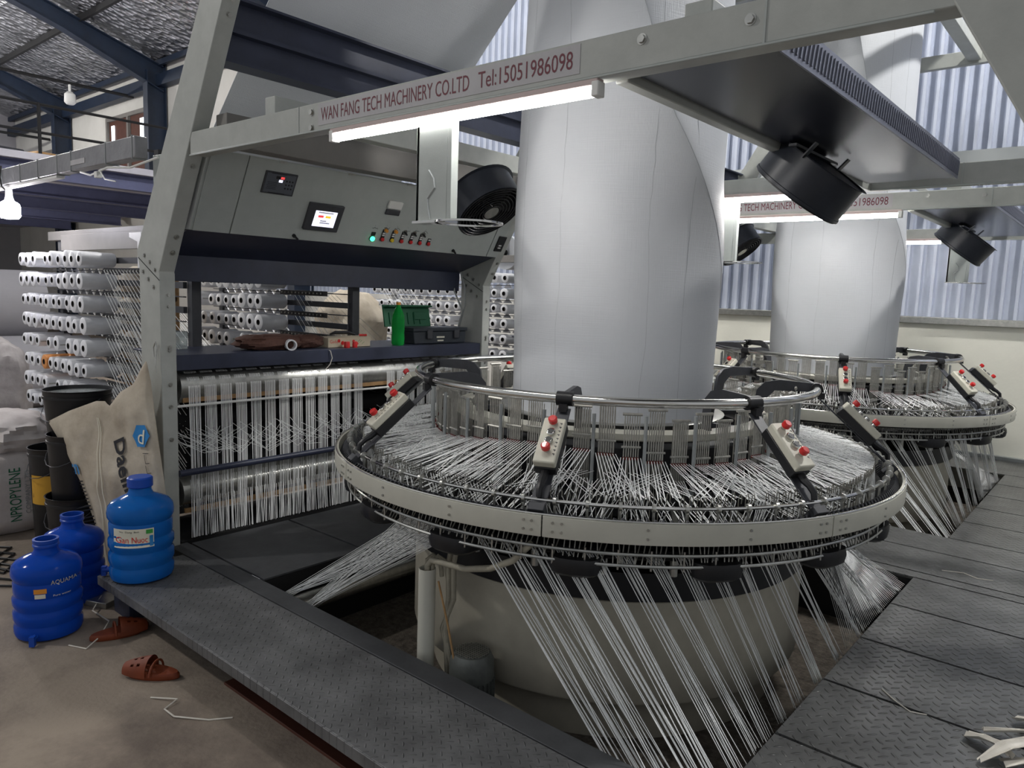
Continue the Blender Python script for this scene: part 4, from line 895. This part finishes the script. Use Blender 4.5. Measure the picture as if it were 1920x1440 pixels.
def water_bottle(loc,r,h,lab,cap,rz=0,m='bluebottle'):
    t=thing('water_bottle',lab,'bottle',loc,'blue water dispenser bottles'); x,y,z=loc
    k=h/.50
    pr=[(0,0),(.80,0),(.93,.012),(.97,.03),(.97,.06),(.93,.075),(.93,.08),(.98,.10),(.98,.135),(.92,.148),(.92,.155),(.985,.175),(.985,.205),(.925,.218),(.925,.225),(.95,.235),(.95,.285),(.92,.295),(.99,.315),(1.0,.335),(.97,.365),(.86,.385),(.60,.405),(.40,.418),(.345,.435),(.335,.45),(.335,.485)]
    pr=[(a*r,b*k) for a,b in pr]; inner=[(max(0,a-.004),max(.004,b-.001)) for a,b in pr][::-1]
    mb=MB(); mb.lathe(pr+[(pr[-1][0]-.004,pr[-1][1])]+inner[1:],48,(x,y,z)); b=mb.build('bottle_body',M[m],t)
    zc=z+pr[-1][1]
    mb=MB()
    if cap: mb.lathe([(0,zc+.018),(.34*r,zc+.018),(.385*r,zc+.012),(.385*r,zc-.028),(.36*r,zc-.032)],32,(x,y,0)); mb.build('bottle_cap',M['bluecap'],t)
    else: mb.lathe([(.335*r,zc-.03),(.375*r,zc-.028),(.375*r,zc-.02),(.345*r,zc-.016),(.37*r,zc-.008),(.37*r,zc+.004),(.30*r,zc+.004),(.30*r,zc-.03)],32,(x,y,0)); mb.build('neck_ring',M['bluecap'],t)
    a=R(rz); dd=Vector((math.cos(a),math.sin(a),0)); c=Vector((x,y,z+.035))
    mb=MB(); mb.cyl(c+dd*(r*.9),c+dd*(r+.03),.014,10); mb.box(c+dd*(r+.025)+Vector((0,0,-.006)),(.022,.022,.045),Matrix.Rotation(a,3,'Z')); mb.build('tap',M['bluecap'],t)
    return t,b
t,b=water_bottle((-3.655,1.535,0),.150,.50,'blue water bottle with cap and paper label, on the walkway end',True,-130)
c=Vector((-3.655,1.535,.235))
for (u0,u1,z0,z1,m,nm) in ((-.125,.04,-.045,.045,'papw','paper_label'),(-.125,-.045,-.035,.02,'label','cream_label_part')):
    if nm!='paper_label': continue
    mb=subdiv_strip(c+VR*u0+Vector((0,0,z0)),VR*(u1-u0),(0,0,z1-z0),14,3); lb=mb.build(nm,M[m],t,smooth=True); drape(lb,b,VD,.003)
tx=textw('label_lettering','Gan Nuoc',.130,.030,M['red'],c+VR*-.118+Vector((0,0,-.022)),cols(VR,(0,0,1),VD),t); drape(tx,b,VD,.0045)
tx=textw('label_lettering','Vo  Dung  Binh',.08,.010,M['blackink'],c+VR*-.105+Vector((0,0,.026)),cols(VR,(0,0,1),VD),t); drape(tx,b,VD,.0045)
mb=subdiv_strip(c+VR*.005+Vector((0,0,.02)),VR*.03,(0,0,.02),5,2); q=mb.build('label_leaf',M['labgreen'],t); drape(q,b,VD,.0045)
mb=subdiv_strip(c+VR*.020+Vector((0,0,-.040)),VR*.016,(0,0,.05),4,3); q=mb.build('label_splash',M['blueink'],t); drape(q,b,VD,.0045)
t,b=water_bottle((-3.775,1.155,ZF),.145,.46,'open blue water bottle lettered AQUA, frontmost on the concrete floor',False,-40,'bluebottled')
c=Vector((-3.775,1.155,ZF+.27))
tx=textw('bottle_lettering','AQUAMA',.105,.028,M['papw'],c+VR*.012+Vector((0,0,-.005)),cols(VR,(0,0,1),VD),t); drape(tx,b,VD,.003)
for (u,z0,w_,h_,m) in ((-.055,-.035,.05,.022,'orange'),(-.052,-.058,.042,.020,'papw')):
    mb=subdiv_strip(c+VR*u+Vector((0,0,z0)),VR*w_,(0,0,h_),5,2); q=mb.build('small_sticker',M[m],t); drape(q,b,VD,.003)
tx=textw('bottle_lettering','Pure water',.07,.009,M['papw'],c+VR*.02+Vector((0,0,-.055)),cols(VR,(0,0,1),VD),t); drape(tx,b,VD,.003)
water_bottle((-4.09,1.375,ZF),.145,.46,'open blue water bottle behind the frontmost one, beside the black buckets',False,60,'bluebottled')
# clogs
def clog(c,ang,lab,flip=1):
    t=thing('clog',lab,'shoe',c,'pair of orange brown clogs'); c=Vector(c); q=Matrix.Rotation(R(ang),3,'Z')
    out=[]; n=28
    for i in range(n):
        a=2*PI*i/n; x=.125*math.cos(a); w_=.046*(1+.18*math.cos(a)) ; out.append((x,w_*math.sin(a)+flip*.006*math.cos(a)))
    mb=MB(); lv=[(0,.92),(.006,1.0),(.022,1.0),(.030,.94)]; vs=[]
    for z,s in lv: vs+=[c+q@Vector((x*s,y*s,z+ (.010 if x>.08 else 0))) for x,y in out]
    fs=[(k*n+i,k*n+(i+1)%n,(k+1)*n+(i+1)%n,(k+1)*n+i) for k in range(3) for i in range(n)]+[tuple(range(n))[::-1],tuple(3*n+i for i in range(n))]
    mb.add(vs,fs); mb.build('sole',M['clog'],t)
    mb=MB(); vs=[]; na=14; nx=9
    for j in range(nx):
        x=.115-.115*j/(nx-1); hh=.034+.036*(j/(nx-1))**.8; ww=.049*math.sqrt(max(.05,1-((x-.01)/.125)**2))*1.12
        for i in range(na+1): a=PI*i/na; vs.append(c+q@Vector((x,ww*math.cos(a),.018+hh*math.sin(a)**.8)))
    m_=len(vs)
    for v in list(vs): vs.append(v+Vector((0,0,-.004)))
    fs=[]
    for j in range(nx-1):
        for i in range(na):
            if (j in (3,5) and i in (3,6,9)): continue
            k=j*(na+1)+i; fs+= [(k,k+1,k+na+2,k+na+1),(m_+k,m_+k+na+1,m_+k+na+2,m_+k+1)]
    mb.add(vs,fs); mb.build('upper',M['clog'],t)
    mb=MB(); mb.tube([c+q@Vector((-.02+.0*i,.052*math.cos(PI*i/10),.022+.045*math.sin(PI*i/10))) for i in range(11)],.005,6); mb.build('heel_strap',M['clog'],t)
clog((-3.50,1.36,ZF),75,'orange brown clog partly under the walkway, nearer the bottles')
clog((-3.03,1.30,ZF),215,'orange brown clog standing alone on the floor before the walkway',-1)
# leaning sack
A=Vector((-3.80,1.70)); B=Vector((-4.52,1.50)); su=(A-B).normalized(); sn=Vector((su.y,-su.x))   # sn looks towards the room
def SKp(u,z,h=0):
    p=B+su*u-sn*(.06*(z+.2))+sn*h; return Vector((p.x,p.y,z))
def pl(pts,s):
    d=[0]
    for a,b in zip(pts,pts[1:]): d.append(d[-1]+math.hypot(b[0]-a[0],b[1]-a[1]))
    s*=d[-1]
    for i in range(len(pts)-1):
        if s<=d[i+1]+1e-9: f=(s-d[i])/(d[i+1]-d[i]); return (pts[i][0]+(pts[i+1][0]-pts[i][0])*f,pts[i][1]+(pts[i+1][1]-pts[i][1])*f)
    return pts[-1]
top=[(-.22,.628),(-.035,.708),(.186,.783),(.259,.789),(.294,.764),(.376,.849),(.478,.901),(.535,.991),(.572,1.035),(.61,.926)]
bot=[(.30,-.19),(.45,-.195),(.62,-.19),(.76,-.15)]; lef=[(.30,-.19),(.2,.10),(.067,.326),(-.075,.49),(-.22,.628)]; rig=[(.76,-.15),(.797,.09),(.777,.2),(.715,.472),(.655,.69),(.61,.926)]
nu,nv=44,56; mb=MB(); vs=[]
for side in (1,-1):
    for j in range(nv+1):
        for i in range(nu+1):
            s=i/nu; v=j/nv; tp=pl(top,s); bt=pl(bot,s); lf=pl(lef,v); rg=pl(rig,v)
            P=[(1-v)*bt[k]+v*tp[k]+(1-s)*lf[k]+s*rg[k]-((1-s)*(1-v)*bot[0][k]+s*(1-v)*bot[-1][k]+(1-s)*v*top[0][k]+s*v*top[-1][k]) for k in (0,1)]
            e=min(1,4*s*(1-s)*2)*min(1,4*v*(1-v)*2+ (0)); nn=noise.noise(Vector((P[0]*5,P[1]*4,side)))*.9+noise.noise(Vector((P[0]*14+P[1]*5,P[1]*9,5)))*.42+abs(noise.noise(Vector((P[0]*9,P[1]*3,9))))*.5
            vs.append(SKp(P[0],P[1],(side*(.030)+nn*.022)*e**.6 if side>0 else -.025*e+nn*.006*e))
m_=(nu+1)*(nv+1); fs=[]
for j in range(nv):
    for i in range(nu):
        k=j*(nu+1)+i; fs+=[(k,k+1,k+nu+2,k+nu+1),(m_+k,m_+k+nu+1,m_+k+nu+2,m_+k+1)]
for i in range(nu): fs+=[(i,m_+i,m_+i+1,i+1),(nv*(nu+1)+i,nv*(nu+1)+i+1,m_+nv*(nu+1)+i+1,m_+nv*(nu+1)+i)]
for j in range(nv): k=j*(nu+1); fs+=[(k,k+nu+1,m_+k+nu+1,m_+k),(k+nu,m_+k+nu,m_+k+2*nu+1,k+2*nu+1)]
mb.add(vs,fs); sk=mb.build('woven_sack',M['sack']); tag(sk,'dirty cream woven sack lettered Daelim leaning on the gate post','sack')
U3=Vector((su.x,su.y,0)); N3=Vector((sn.x,sn.y,0)); Z3=Vector((0,0,1))
def rotbasis(a): ca,sa=math.cos(R(a)),math.sin(R(a)); r_=U3*ca+Z3*sa; return cols(r_,-U3*sa+Z3*ca,N3)
def sktext(body,w_,h,m,u,z,ang):
    o=textw('sack_lettering',body,w_,h,M[m],SKp(u,z,.09),rotbasis(ang),sk,bold=.022); drape(o,sk,N3,.008); return o
sktext('Daelim',.36,.085,'blackink',.372,.585,-66); sktext('in',.075,.07,'blueink',.075,.345,12+180) if False else sktext('u:',.075,.06,'blueink',.10,.43,190)
hx=[(.060*math.cos(R(60*i+5)),.066*math.sin(R(60*i+5))) for i in range(6)]
mb=MB(); c0=(.592,.640); nr=6
for k in range(6):
    a,b=hx[k],hx[(k+1)%6]
    for i in range(nr):
        for j in range(nr-i):
            def q(i_,j_): return SKp(c0[0]+(a[0]*i_+b[0]*j_)/nr,c0[1]+(a[1]*i_+b[1]*j_)/nr,.09)
            mb.add([q(i,j),q(i+1,j),q(i,j+1)],[(0,1,2)])
            if i+j<nr-1: mb.add([q(i+1,j),q(i+1,j+1),q(i,j+1)],[(0,1,2)])
h_=mb.build('hexagon_mark',M['blueink'],sk,smooth=False); drape(h_,sk,N3,.013)
o=textw('hexagon_letter','d',.05,.075,M['papw'],SKp(.572,.600,.09),rotbasis(0),sk); drape(o,sk,N3,.017)
mb=MB()
for i in range(16):
    a=SKp(.085+.0085*i,.325-.0185*i,.08); 
    if i==9: continue
    mb.bar(a,a+U3*.055+Z3*.012,.0075,.0005,N3)
h_=mb.build('barcode_strokes',M['blackink'],sk,smooth=False); drape(h_,sk,N3,.007)
mb=MB()
for (u0,z0,u1,z1) in ((.66,.55,.70,.553),(.672,.545,.69,.50),(.69,.50,.715,.505),(.69,.49,.705,.45),(.705,.45,.73,.455),(.71,.44,.73,.40),(.725,.40,.745,.405),(.73,.39,.75,.35)):
    mb.bar(SKp(u0-.05,z0,.08),SKp(u1-.05,z1,.08),.003,.0005,N3)
h_=mb.build('pen_marks',M['blackink'],sk,smooth=False); drape(h_,sk,N3,.007)
mb=MB()
for u0,u1 in ((.235,.34),(.245,.40)):
    mb.tube([SKp(u0+(u1-u0)*i/30+.006*math.sin(i*.7),.70-.80*i/30,.08) for i in range(31)],.0022,4)
h_=mb.build('seam_thread',M['papw'],sk); drape(h_,sk,N3,.007)
mb=MB(); mb.tube([(-3.99,1.765,1.05),(-4.005,1.77,1.10),(-3.985,1.772,1.13),(-3.97,1.77,1.10),(-3.975,1.765,1.0),(-3.96,1.765,.96)],.0035,6); tag(mb.build('wire_hook',M['steel']),'bent wire loop holding up the corner of the leaning sack','hook')
# stacked buckets
def bucket(loc,r,h,lab,label=None,lid=False):
    t=thing('bucket',lab,'bucket',loc,'black buckets in a stack'); x,y,z=loc
    mb=MB(); mb.lathe([(0,0),(r*.82,0),(r*.84,.01),(r*.96,h-.05),(r,h-.05),(r,h-.035),(r*.97,h-.033),(r*.98,h-.008),(r*1.02,h),(r*.97,h),(r*.93,h-.03),(r*.8,.02),(0,.02)],40,(x,y,z)); b=mb.build('bucket_body',M['black'],t)
    mb=MB(); mb.tube([(x+(r+.006)*math.cos(a),y+(r+.006)*math.sin(a),z+h-.05-.16*math.sin((a+2.2)%(2*PI)-0) if 0 else z+h-.045-.13*abs(math.sin(a-.3))) for a in [i*PI/10+.3-PI for i in range(11)]],.0025,5); mb.build('bail_handle',M['darkgrey'],t)
    if label:
        u0,u1,z0,z1=label; mb=subdiv_strip(Vector((x,y,z))+VR*u0+Vector((0,0,z0)),VR*(u1-u0),(0,0,z1-z0),10,2); q=mb.build('yellow_label',M['label'],t); drape(q,b,VD,.003)
    if lid: mb=MB(); mb.lathe([(0,h-.03),(r*.93,h-.03),(r*.93,h-.022),(r*.45,h-.02),(r*.3,h-.026),(0,h-.024)],40,(x,y,z)); mb.build('glossy_film',M['clear'],t)
bucket((-4.66,1.60,ZF),.165,.40,'black bucket at the bottom of the stack, with yellow label',(0,.12,.06,.16))
bucket((-4.67,1.605,ZF+.34),.15,.42,'black bucket in the middle of the stack',None)
bucket((-4.80,1.67,ZF+.66),.185,.34,'wide black bucket on top of the stack, film inside its rim',None,True)
bucket((-5.05,1.62,ZF),.15,.62,'tall dark bucket left of the stack, showing a yellow label',(-.13,-.02,.28,.46))
# bulk bags
def bag(nm,c,d,lab,m,seed,amp=.10,power=.55,grp=None):
    o=blob(c,d,amp,2.2,26,seed,power=power).build(nm,M[m]); return tag(o,lab,'bag',grp)
b=bag('bulk_bag',(-5.66,1.50,.06),(.62,.58,.56),'white bulk bag lettered NPROPYLENE on the floor by the buckets','bag',4,.07,.5,'bags on the floor')
tx=textw('bag_lettering','NPROPYLENE',.34,.062,M['greenink'],Vector((-5.66,1.50,-.10))+VR*.10,cols((0,0,1),-VR,VD),b); drape(tx,b,VD,.006)
tx=textw('bag_lettering','COMPANY LTD',.28,.028,M['greyrod'],Vector((-5.66,1.50,-.06))+VR*.15,cols((0,0,1),-VR,VD),b); drape(tx,b,VD,.006)
mb=MB(); c=Vector((-5.66,1.50,-.03))
for s in (1,-1):
    vs=[]; 
    for i in range(9):
        f=i/8; w_=.022*math.sin(PI*f); vs+=[c+VR*(-.10+.075*f+ .0)+Z3*(s*.012*math.sin(PI*f*.5)+w_*.5+.02*f*s),c+VR*(-.10+.075*f)+Z3*(s*.012*math.sin(PI*f*.5)-w_*.5+.02*f*s)]
    mb.add(vs,[(2*i,2*i+1,2*i+3,2*i+2) for i in range(8)])
q=mb.build('leaf_emblem',M['greenink'],b); drape(q,b,VD,.006)
mb=MB(); mb.tube([Vector((-5.66,1.50,0))+VR*(-.22+.05*f)+Z3*(.16-.42*f) for f in [i/16 for i in range(17)]],.008,6); q=mb.build('blue_cord',M['blueink'],b); drape(q,b,VD,.008)
bag('bulk_bag',(-5.72,1.56,.41),(.62,.50,.30),'crumpled white bag lying on top of the lettered bulk bag','bag',9,.22,.8,'bags on the floor')
bag('bulk_bag',(-6.35,1.32,.10),(.70,.55,.62),'white bulk bag at the left edge, next to the lettered one','bag',12,.12,.6,'bags on the floor')
bag('grey_sack',(-7.35,1.92,.36),(.50,.50,1.10),'tall grey sack standing behind the white bags','greybag',15,.16,.7,'bags on the floor')
bag('grey_sack',(-6.55,1.62,.20),(.80,.36,.48),'slumped grey sack under the left creel','greybag',19,.2,.8,'bags on the floor')
# shelf things
o=blob((-4.12,2.53,1.100),(.24,.46,.10),.25,2.4,18,31,power=.8).build('cloth_bundle',M['brown']); tag(o,'dark brown cloth bundle lying on the shelf','cloth')
o=blob((-4.10,2.78,1.10),(.14,.24,.09),.25,2.4,14,37,power=.8).build('cloth_bundle',M['brown']); tag(o,'smaller brown folded cloth next to the cloth bundle','cloth')
mb=MB(); mb.lathe([(.026,0),(.034,0),(.034,.05),(.026,.05),(.026,0)],20,(-4.01,2.60,1.090),rot=Matrix.Rotation(PI/2,3,'Y')@Matrix.Rotation(.3,3,'X')); tag(mb.build('tape_roll',M['spool']),'small roll of clear tape in front of the brown cloth','tape roll')
t=thing('tea_carton','cream printed carton with flowers on the shelf','carton',(-4.12,3.08,1.056))
MB().b2(-4.20,-4.05,2.915,3.262,1.057,1.122).build('carton_body',M['boxcard'],t,bev=.002)
textw('carton_lettering','Gadu',.06,.022,M['red'],(-4.0495,2.93,1.085),cols((0,1,0),(0,0,1),(1,0,0)),t)
mb=MB()
for (y,z,r_) in ((3.00,1.10,.012),(3.03,1.085,.014),(3.12,1.095,.011),(3.15,1.078,.010)): mb.cyl((-4.05,y,z),(-4.0485,y,z),r_,7)
mb.build('flower_print',M['red'],t,smooth=False)
mb=MB()
for (y,z) in ((3.17,1.10),(3.19,1.09),(3.155,1.105)): mb.bar((-4.0495,y,z-.015),(-4.0495,y+.02,z),.004,.001)
mb.build('leaf_print',M['labgreen'],t,smooth=False)
for (y,s,l) in ((3.035,.020,'small red plastic cap in front of the carton, left one'),(3.10,.017,'small red plastic piece in front of the carton, right one')):
    mb=MB(); mb.lathe([(0,0),(s,0),(s*1.05,.02),(s*.9,.040),(0,.042)],10,(-4.01,y,1.0565)); tag(mb.build('red_stopper',M['red']),l,'cap','red caps')
mb=MB(); mb.tube([(-4.12,2.98,1.14),(-4.12,3.02,1.150),(-4.12,3.12,1.150),(-4.1,3.17,1.135)],[.006,.012,.012,.006],8); tag(mb.build('utility_knife',M['black']),'black handled tool lying on top of the carton','tool')
t=thing('knife','small knife with red handle on the carton end','knife',(-4.1,3.2,1.125))
mb=MB(); mb.bar((-4.11,3.15,1.129),(-4.10,3.21,1.130),.014,.003); mb.build('blade',M['chrome'],t); mb=MB(); mb.tube([(-4.10,3.205,1.131),(-4.09,3.26,1.131)],[.008,.007],8); mb.build('handle',M['red'],t)
t=thing('soda_bottle','green plastic drink bottle half full, standing on the shelf','bottle',(-4.06,3.52,1.056))
pr=[(0,0),(.040,0),(.046,.012),(.047,.05),(.044,.09),(.047,.12),(.047,.18),(.042,.215),(.028,.25),(.016,.272),(.014,.288)]
mb=MB(); mb.lathe(pr+[(.012,.288)]+[(max(0,a-.002),b+.002) for a,b in pr[:-1]][::-1],28,(-4.06,3.52,1.0565)); mb.build('bottle_body',M['greenpet'],t)
mb=MB(); mb.lathe([(0,.004),(.038,.004),(.0435,.014),(.044,.05),(.041,.09),(.042,.105),(0,.105)],28,(-4.06,3.52,1.0565)); mb.build('drink',M['greendrink'],t)
mb=MB(); mb.lathe([(0,.305),(.015,.305),(.016,.30),(.016,.286),(.012,.284)],18,(-4.06,3.52,1.0565)); mb.build('cap',M['orange'],t)
t=thing('toolbox','dark plastic toolbox with open green lid on the shelf','toolbox',(-4.12,3.92,1.056))
b=MB().prism([(3.665,1.058),(4.195,1.058),(4.20,1.150),(3.655,1.150)],'x',-4.24,-4.045).build('toolbox_body',M['toolbox'],t,bev=.006)
MB().b2(-4.25,-4.035,3.645,4.21,1.150,1.176).build('toolbox_rim',M['toolbox'],t,bev=.004)
rot=Matrix.Rotation(R(-12),3,'Y'); mb=MB(); cc=Vector((-4.285,3.80,1.255)); mb.box(cc,(.012,.46,.165),rot); mb.box(cc+Vector((.02,0,.07)),(.05,.44,.012),rot)
for i in range(6): mb.box(cc+Vector((.012,-.18+.06*i,-.02)),(.012,.008,.09),rot)
mb.box(cc+Vector((.012,.12,.0)),(.010,.12,.06),rot); mb.build('open_lid',M['toolgreen'],t,bev=.002)
for y in (3.78,4.06): MB().b2(-4.045,-4.028,y,y+.055,1.095,1.16).build('latch',M['darkgrey'],t,bev=.004)
mb=MB().b2(-4.045,-4.040,3.885,3.965,1.100,1.112).b2(-4.045,-4.040,3.895,3.955,1.075,1.085); mb.build('maker_plate',M['papw'],t)
# bags seen through the gate
o=blob((-5.95,4.55,1.0),(.75,.6,.85),.18,2.5,22,41,power=.9).build('plastic_sack',M['sack']); tag(o,'big cream plastic sack behind the shelf, left of the green bottle','sack','sacks behind the gate')
for i,(c,d) in enumerate((((-6.05,2.62,1.45),(.70,.25,.22)),((-6.1,2.62,1.20),(.75,.22,.26)),((-6.0,2.62,.93),(.8,.24,.28)))):
    o=blob(c,d,.22,2.5,18,51+i,power=.8).build('plastic_sack',M['sack']); tag(o,'crumpled cream sheet hanging between the creels, %s of three'%['top','middle','bottom'][i],'sack','sacks behind the gate')
for i,c in enumerate(((-6.05,2.62,1.07),)):
    pass
t=thing('sack_rail','wooden rail rack carrying the cream sheets between the creels','rack',(-6.1,2.65,ZF))
MB().b2(-6.45,-6.40,2.60,2.70,ZF,1.55).b2(-5.70,-5.65,2.60,2.70,ZF,1.55).b2(-6.45,-5.65,2.62,2.68,1.30,1.34).b2(-6.45,-5.65,2.62,2.68,1.04,1.08).b2(-6.45,-5.65,2.62,2.68,.76,.80).build('rack_frame',M['wood'],t)
t=thing('jar','clear plastic jar standing behind the left end of the shelf','jar',(-4.36,2.05,1.056))
mb=MB(); mb.lathe([(0,0),(.045,0),(.045,.09),(.040,.10),(.038,.10),(.042,.088),(.042,.004),(0,.004)],20,(-4.36,2.08,1.0565)); mb.build('jar_body',M['clear'],t)
# pit side: conduit, cables, motor
t=thing('conduit_pipe','pale upright conduit pipe at the pit edge with cables leaving its top','pipe',(-2.10,1.99,PZ))
mb=MB(); mb.lathe([(.035,0),(.035,.69),(.031,.69),(.031,.66),(0,.66)],24,(-2.10,1.995,PZ)); mb.build('pipe_body',M['cream'],t)
mb=MB(); mb.tube([(-2.10,1.995,.30),(-2.10,1.995,.352),(-2.065,1.985,.385),(-2.0,1.975,.395),(-1.85,1.955,.415),(-1.72,1.95,.455),(-1.62,1.955,.51),(-1.555,1.975,.585)],.0125,10); mb.build('cream_hose',M['hose'],t)
for dx,dy in ((-.014,.012),(.012,.018)):
    mb=MB(); mb.tube([(-2.10+dx,1.995+dy,.30),(-2.10+dx,1.995+dy,.37),(-2.085+dx,2.01+dy,.39),(-2.06+dx,2.03+dy,.37),(-2.055+dx,2.035+dy,.30)],.009,8); mb.build('short_hose',M['hose'],t)
t=thing('hose_pair','two hanging cream hoses running down beside the conduit pipe','hoses',(-2.02,2.06,PZ))
for k,(dx,m) in enumerate(((0,'hose'),(.028,'hose'))):
    mb=MB(); mb.tube([(-1.98+dx,2.10,.56),(-2.02+dx,2.06,.48),(-2.035+dx,2.05,.36),(-2.03+dx,2.05,.22),(-2.045-dx*.6,2.05,.08),(-2.03+dx,2.05,-.06),(-2.02+dx*.6,2.05,-.2),(-2.02,2.05,PZ+.005)],.011,8); mb.build('hose',M[m],t)
mb=MB(); mb.tube([(-2.04,2.0,.30),(-2.0,2.02,.12),(-1.95,2.02,-.05),(-1.88,2.0,-.22),(-1.82,1.99,PZ+.01)],.0045,6); tag(mb.build('thin_cable',M['wood']),'thin rusty cable slanting across in front of the pit motor','cable')
t=thing('electric_motor','grey finned electric motor with round fan grille, in the pit by the drum','motor',(-1.93,2.085,PZ))
cx,cy=-1.93,2.092
mb=MB(); mb.lathe([(0,.30),(.075,.30),(.090,.27),(.092,.20),(.086,.20),(.086,.06),(.095,.05),(.095,0),(0,0)],28,(cx,cy,PZ+.06))
for k in range(26): a=k*2*PI/26; mb.box((cx+.091*math.cos(a),cy+.091*math.sin(a),PZ+.19),(.010,.003,.13),Matrix.Rotation(a,3,'Z'))
mb.build('motor_body',M['motor'],t)
mb=MB()
for i in range(-5,6):
    h=math.sqrt(max(0,.068**2-(i*.012)**2)); mb.bar((cx+i*.012,cy-h,PZ+.365),(cx+i*.012,cy+h,PZ+.365),.003,.003).bar((cx-h,cy+i*.012,PZ+.365),(cx+h,cy+i*.012,PZ+.365),.003,.003)
mb.build('fan_grille',M['steel'],t,smooth=False)
mb=MB(); mb.cyl((cx+.02,cy-.02,PZ+.035),(cx+.15,cy-.03,PZ+.05),.045,16); mb.box((cx,cy,PZ+.03),(.20,.12,.06)); mb.build('gearbox',M['dark'],t,bev=.006)
MB().box((cx-.03,cy-.090,PZ+.22),(.05,.02,.03)).build('terminal_label',M['navy'],t,bev=.003)
# loose tapes and cables on floor
rnd=random.Random(77)
def strip_curve(pts,w_,t_=.0012):
    mb=MB(); P=[Vector(p) for p in pts]
    for a,b in zip(P,P[1:]): mb.bar(a,b,w_,t_)
    return mb
def ribbon(pts,ws,m,nm,th=.002):
    mb=MB(); P=[Vector(p) for p in pts]; vs=[]
    for i,p in enumerate(P):
        t_=(P[min(i+1,len(P)-1)]-P[max(0,i-1)]).normalized(); s=t_.cross(Vector((0,0,1))).normalized(); w_=ws[i]
        for k in range(7):
            f=k/6-.5; vs.append(p+s*w_*f*2*.5+Vector((0,0,.006*math.cos(f*9+i)+.004*rnd.random())))
    m_=len(vs); vs+=[v-Vector((0,0,th)) for v in vs[:m_]]; fs=[]
    for i in range(len(P)-1):
        for k in range(6): q=i*7+k; fs+=[(q,q+1,q+8,q+7),(m_+q,m_+q+7,m_+q+8,m_+q+1)]
        fs+=[(i*7,i*7+7,m_+i*7+7,m_+i*7),(i*7+6,m_+i*7+6,m_+i*7+13,i*7+13)]
    mb.add(vs,fs); return mb
scr=[([(-.32,2.84,.015),(-.27,2.83,.03),(-.22,2.80,.04),(-.18,2.76,.03)],[.05,.05,.045,.03],'flat split bundle of cream tape pointing left, in the scrap heap'),
 ([(-.26,2.70,.012),(-.20,2.78,.055),(-.12,2.86,.07),(-.03,2.93,.05),(.08,3.0,.02)],[.02,.055,.06,.05,.04],'long twisted cream tape bundle crossing over the scrap heap'),
 ([(-.28,2.91,.016),(-.18,2.96,.03),(-.06,3.03,.03)],[.018,.02,.02],'narrow folded cream tape at the back of the scrap heap'),
 ([(-.20,3.08,.02),(-.14,3.03,.05),(-.08,2.96,.06),(0,2.9,.03)],[.05,.055,.05,.03],'short wide cream tape end standing up behind the heap'),
 ([(-.20,2.74,.012),(-.13,2.79,.03),(-.08,2.72,.045),(0,2.75,.02)],[.05,.07,.06,.05],'crumpled cream tape wad at the bottom corner of the frame')]
for p,w_,l in scr: o=ribbon(p,w_,'rawtape','x').build('tape_scrap',M['rawtape']); tag(o,l,'tape scrap','cream tape scraps on the plates')
for pts,l in (([(-.62,2.98,.002),(-.56,2.92,.004),(-.50,2.88,.002),(-.45,2.90,.002)],'thin bent white thread lying across a plate seam'),([(-.72,4.62,.002),(-.62,4.66,.003),(-.55,4.62,.002),(-.48,4.65,.002)],'thin white thread on the far plates between the pits')):
    mb=MB(); mb.tube(pts,.0025,5); tag(mb.build('loose_thread',M['rawtape']),l,'thread','loose threads')
for pts,l in (([(-2.86,1.22,ZF+.003),(-2.76,1.28,ZF+.012),(-2.74,1.22,ZF+.003),(-2.66,1.22,ZF+.006),(-2.55,1.30,ZF+.003),(-2.50,1.37,ZF+.003)],'thin white thread on the floor below the walkway edge'),([(-3.55,1.16,ZF+.004),(-3.46,1.20,ZF+.004),(-3.50,1.27,ZF+.02),(-3.62,1.36,ZF+.03),(-3.82,1.36,ZF+.02),(-3.95,1.45,ZF+.03)],'white cord on the floor running from bottles to buckets')):
    mb=MB(); mb.tube(pts,.0035,5); tag(mb.build('loose_thread',M['rawtape']),l,'thread','loose threads')
for i in range(5):
    x=-4.55-.13*i; mb=MB(); mb.tube([(x-.9,.55+.06*i,ZF+.008),(x-.35,.95+.03*i,ZF+.008),(x,1.10+.03*i,ZF+.012),(x+.12,1.22,ZF+.008),(x-.05,1.30+.02*i,ZF+.008),(x-.25,1.22,ZF+.008)],.007,6)
    tag(mb.build('floor_cable',M['cable']),'black cable looping on the floor behind the bottles, %s from the front'%ORD[i],'cable','black floor cables')
mb=MB(); mb.tube([(-3.97,2.86,1.05),(-3.955,2.865,1.045),(-3.95,2.875,1.0),(-3.952,2.86,.96),(-3.955,2.83,.93)],.003,5); tag(mb.build('loose_thread',M['rawtape']),'white string hooked over the front of the shelf','thread','loose threads')
o=MB().box((-3.93,1.45,ZF+.015),(.16,.12,.03),Matrix.Rotation(.4,3,'Z')).build('metal_offcut',M['steel'],bev=.003); tag(o,'small steel offcut on the floor by the walkway end','offcut')
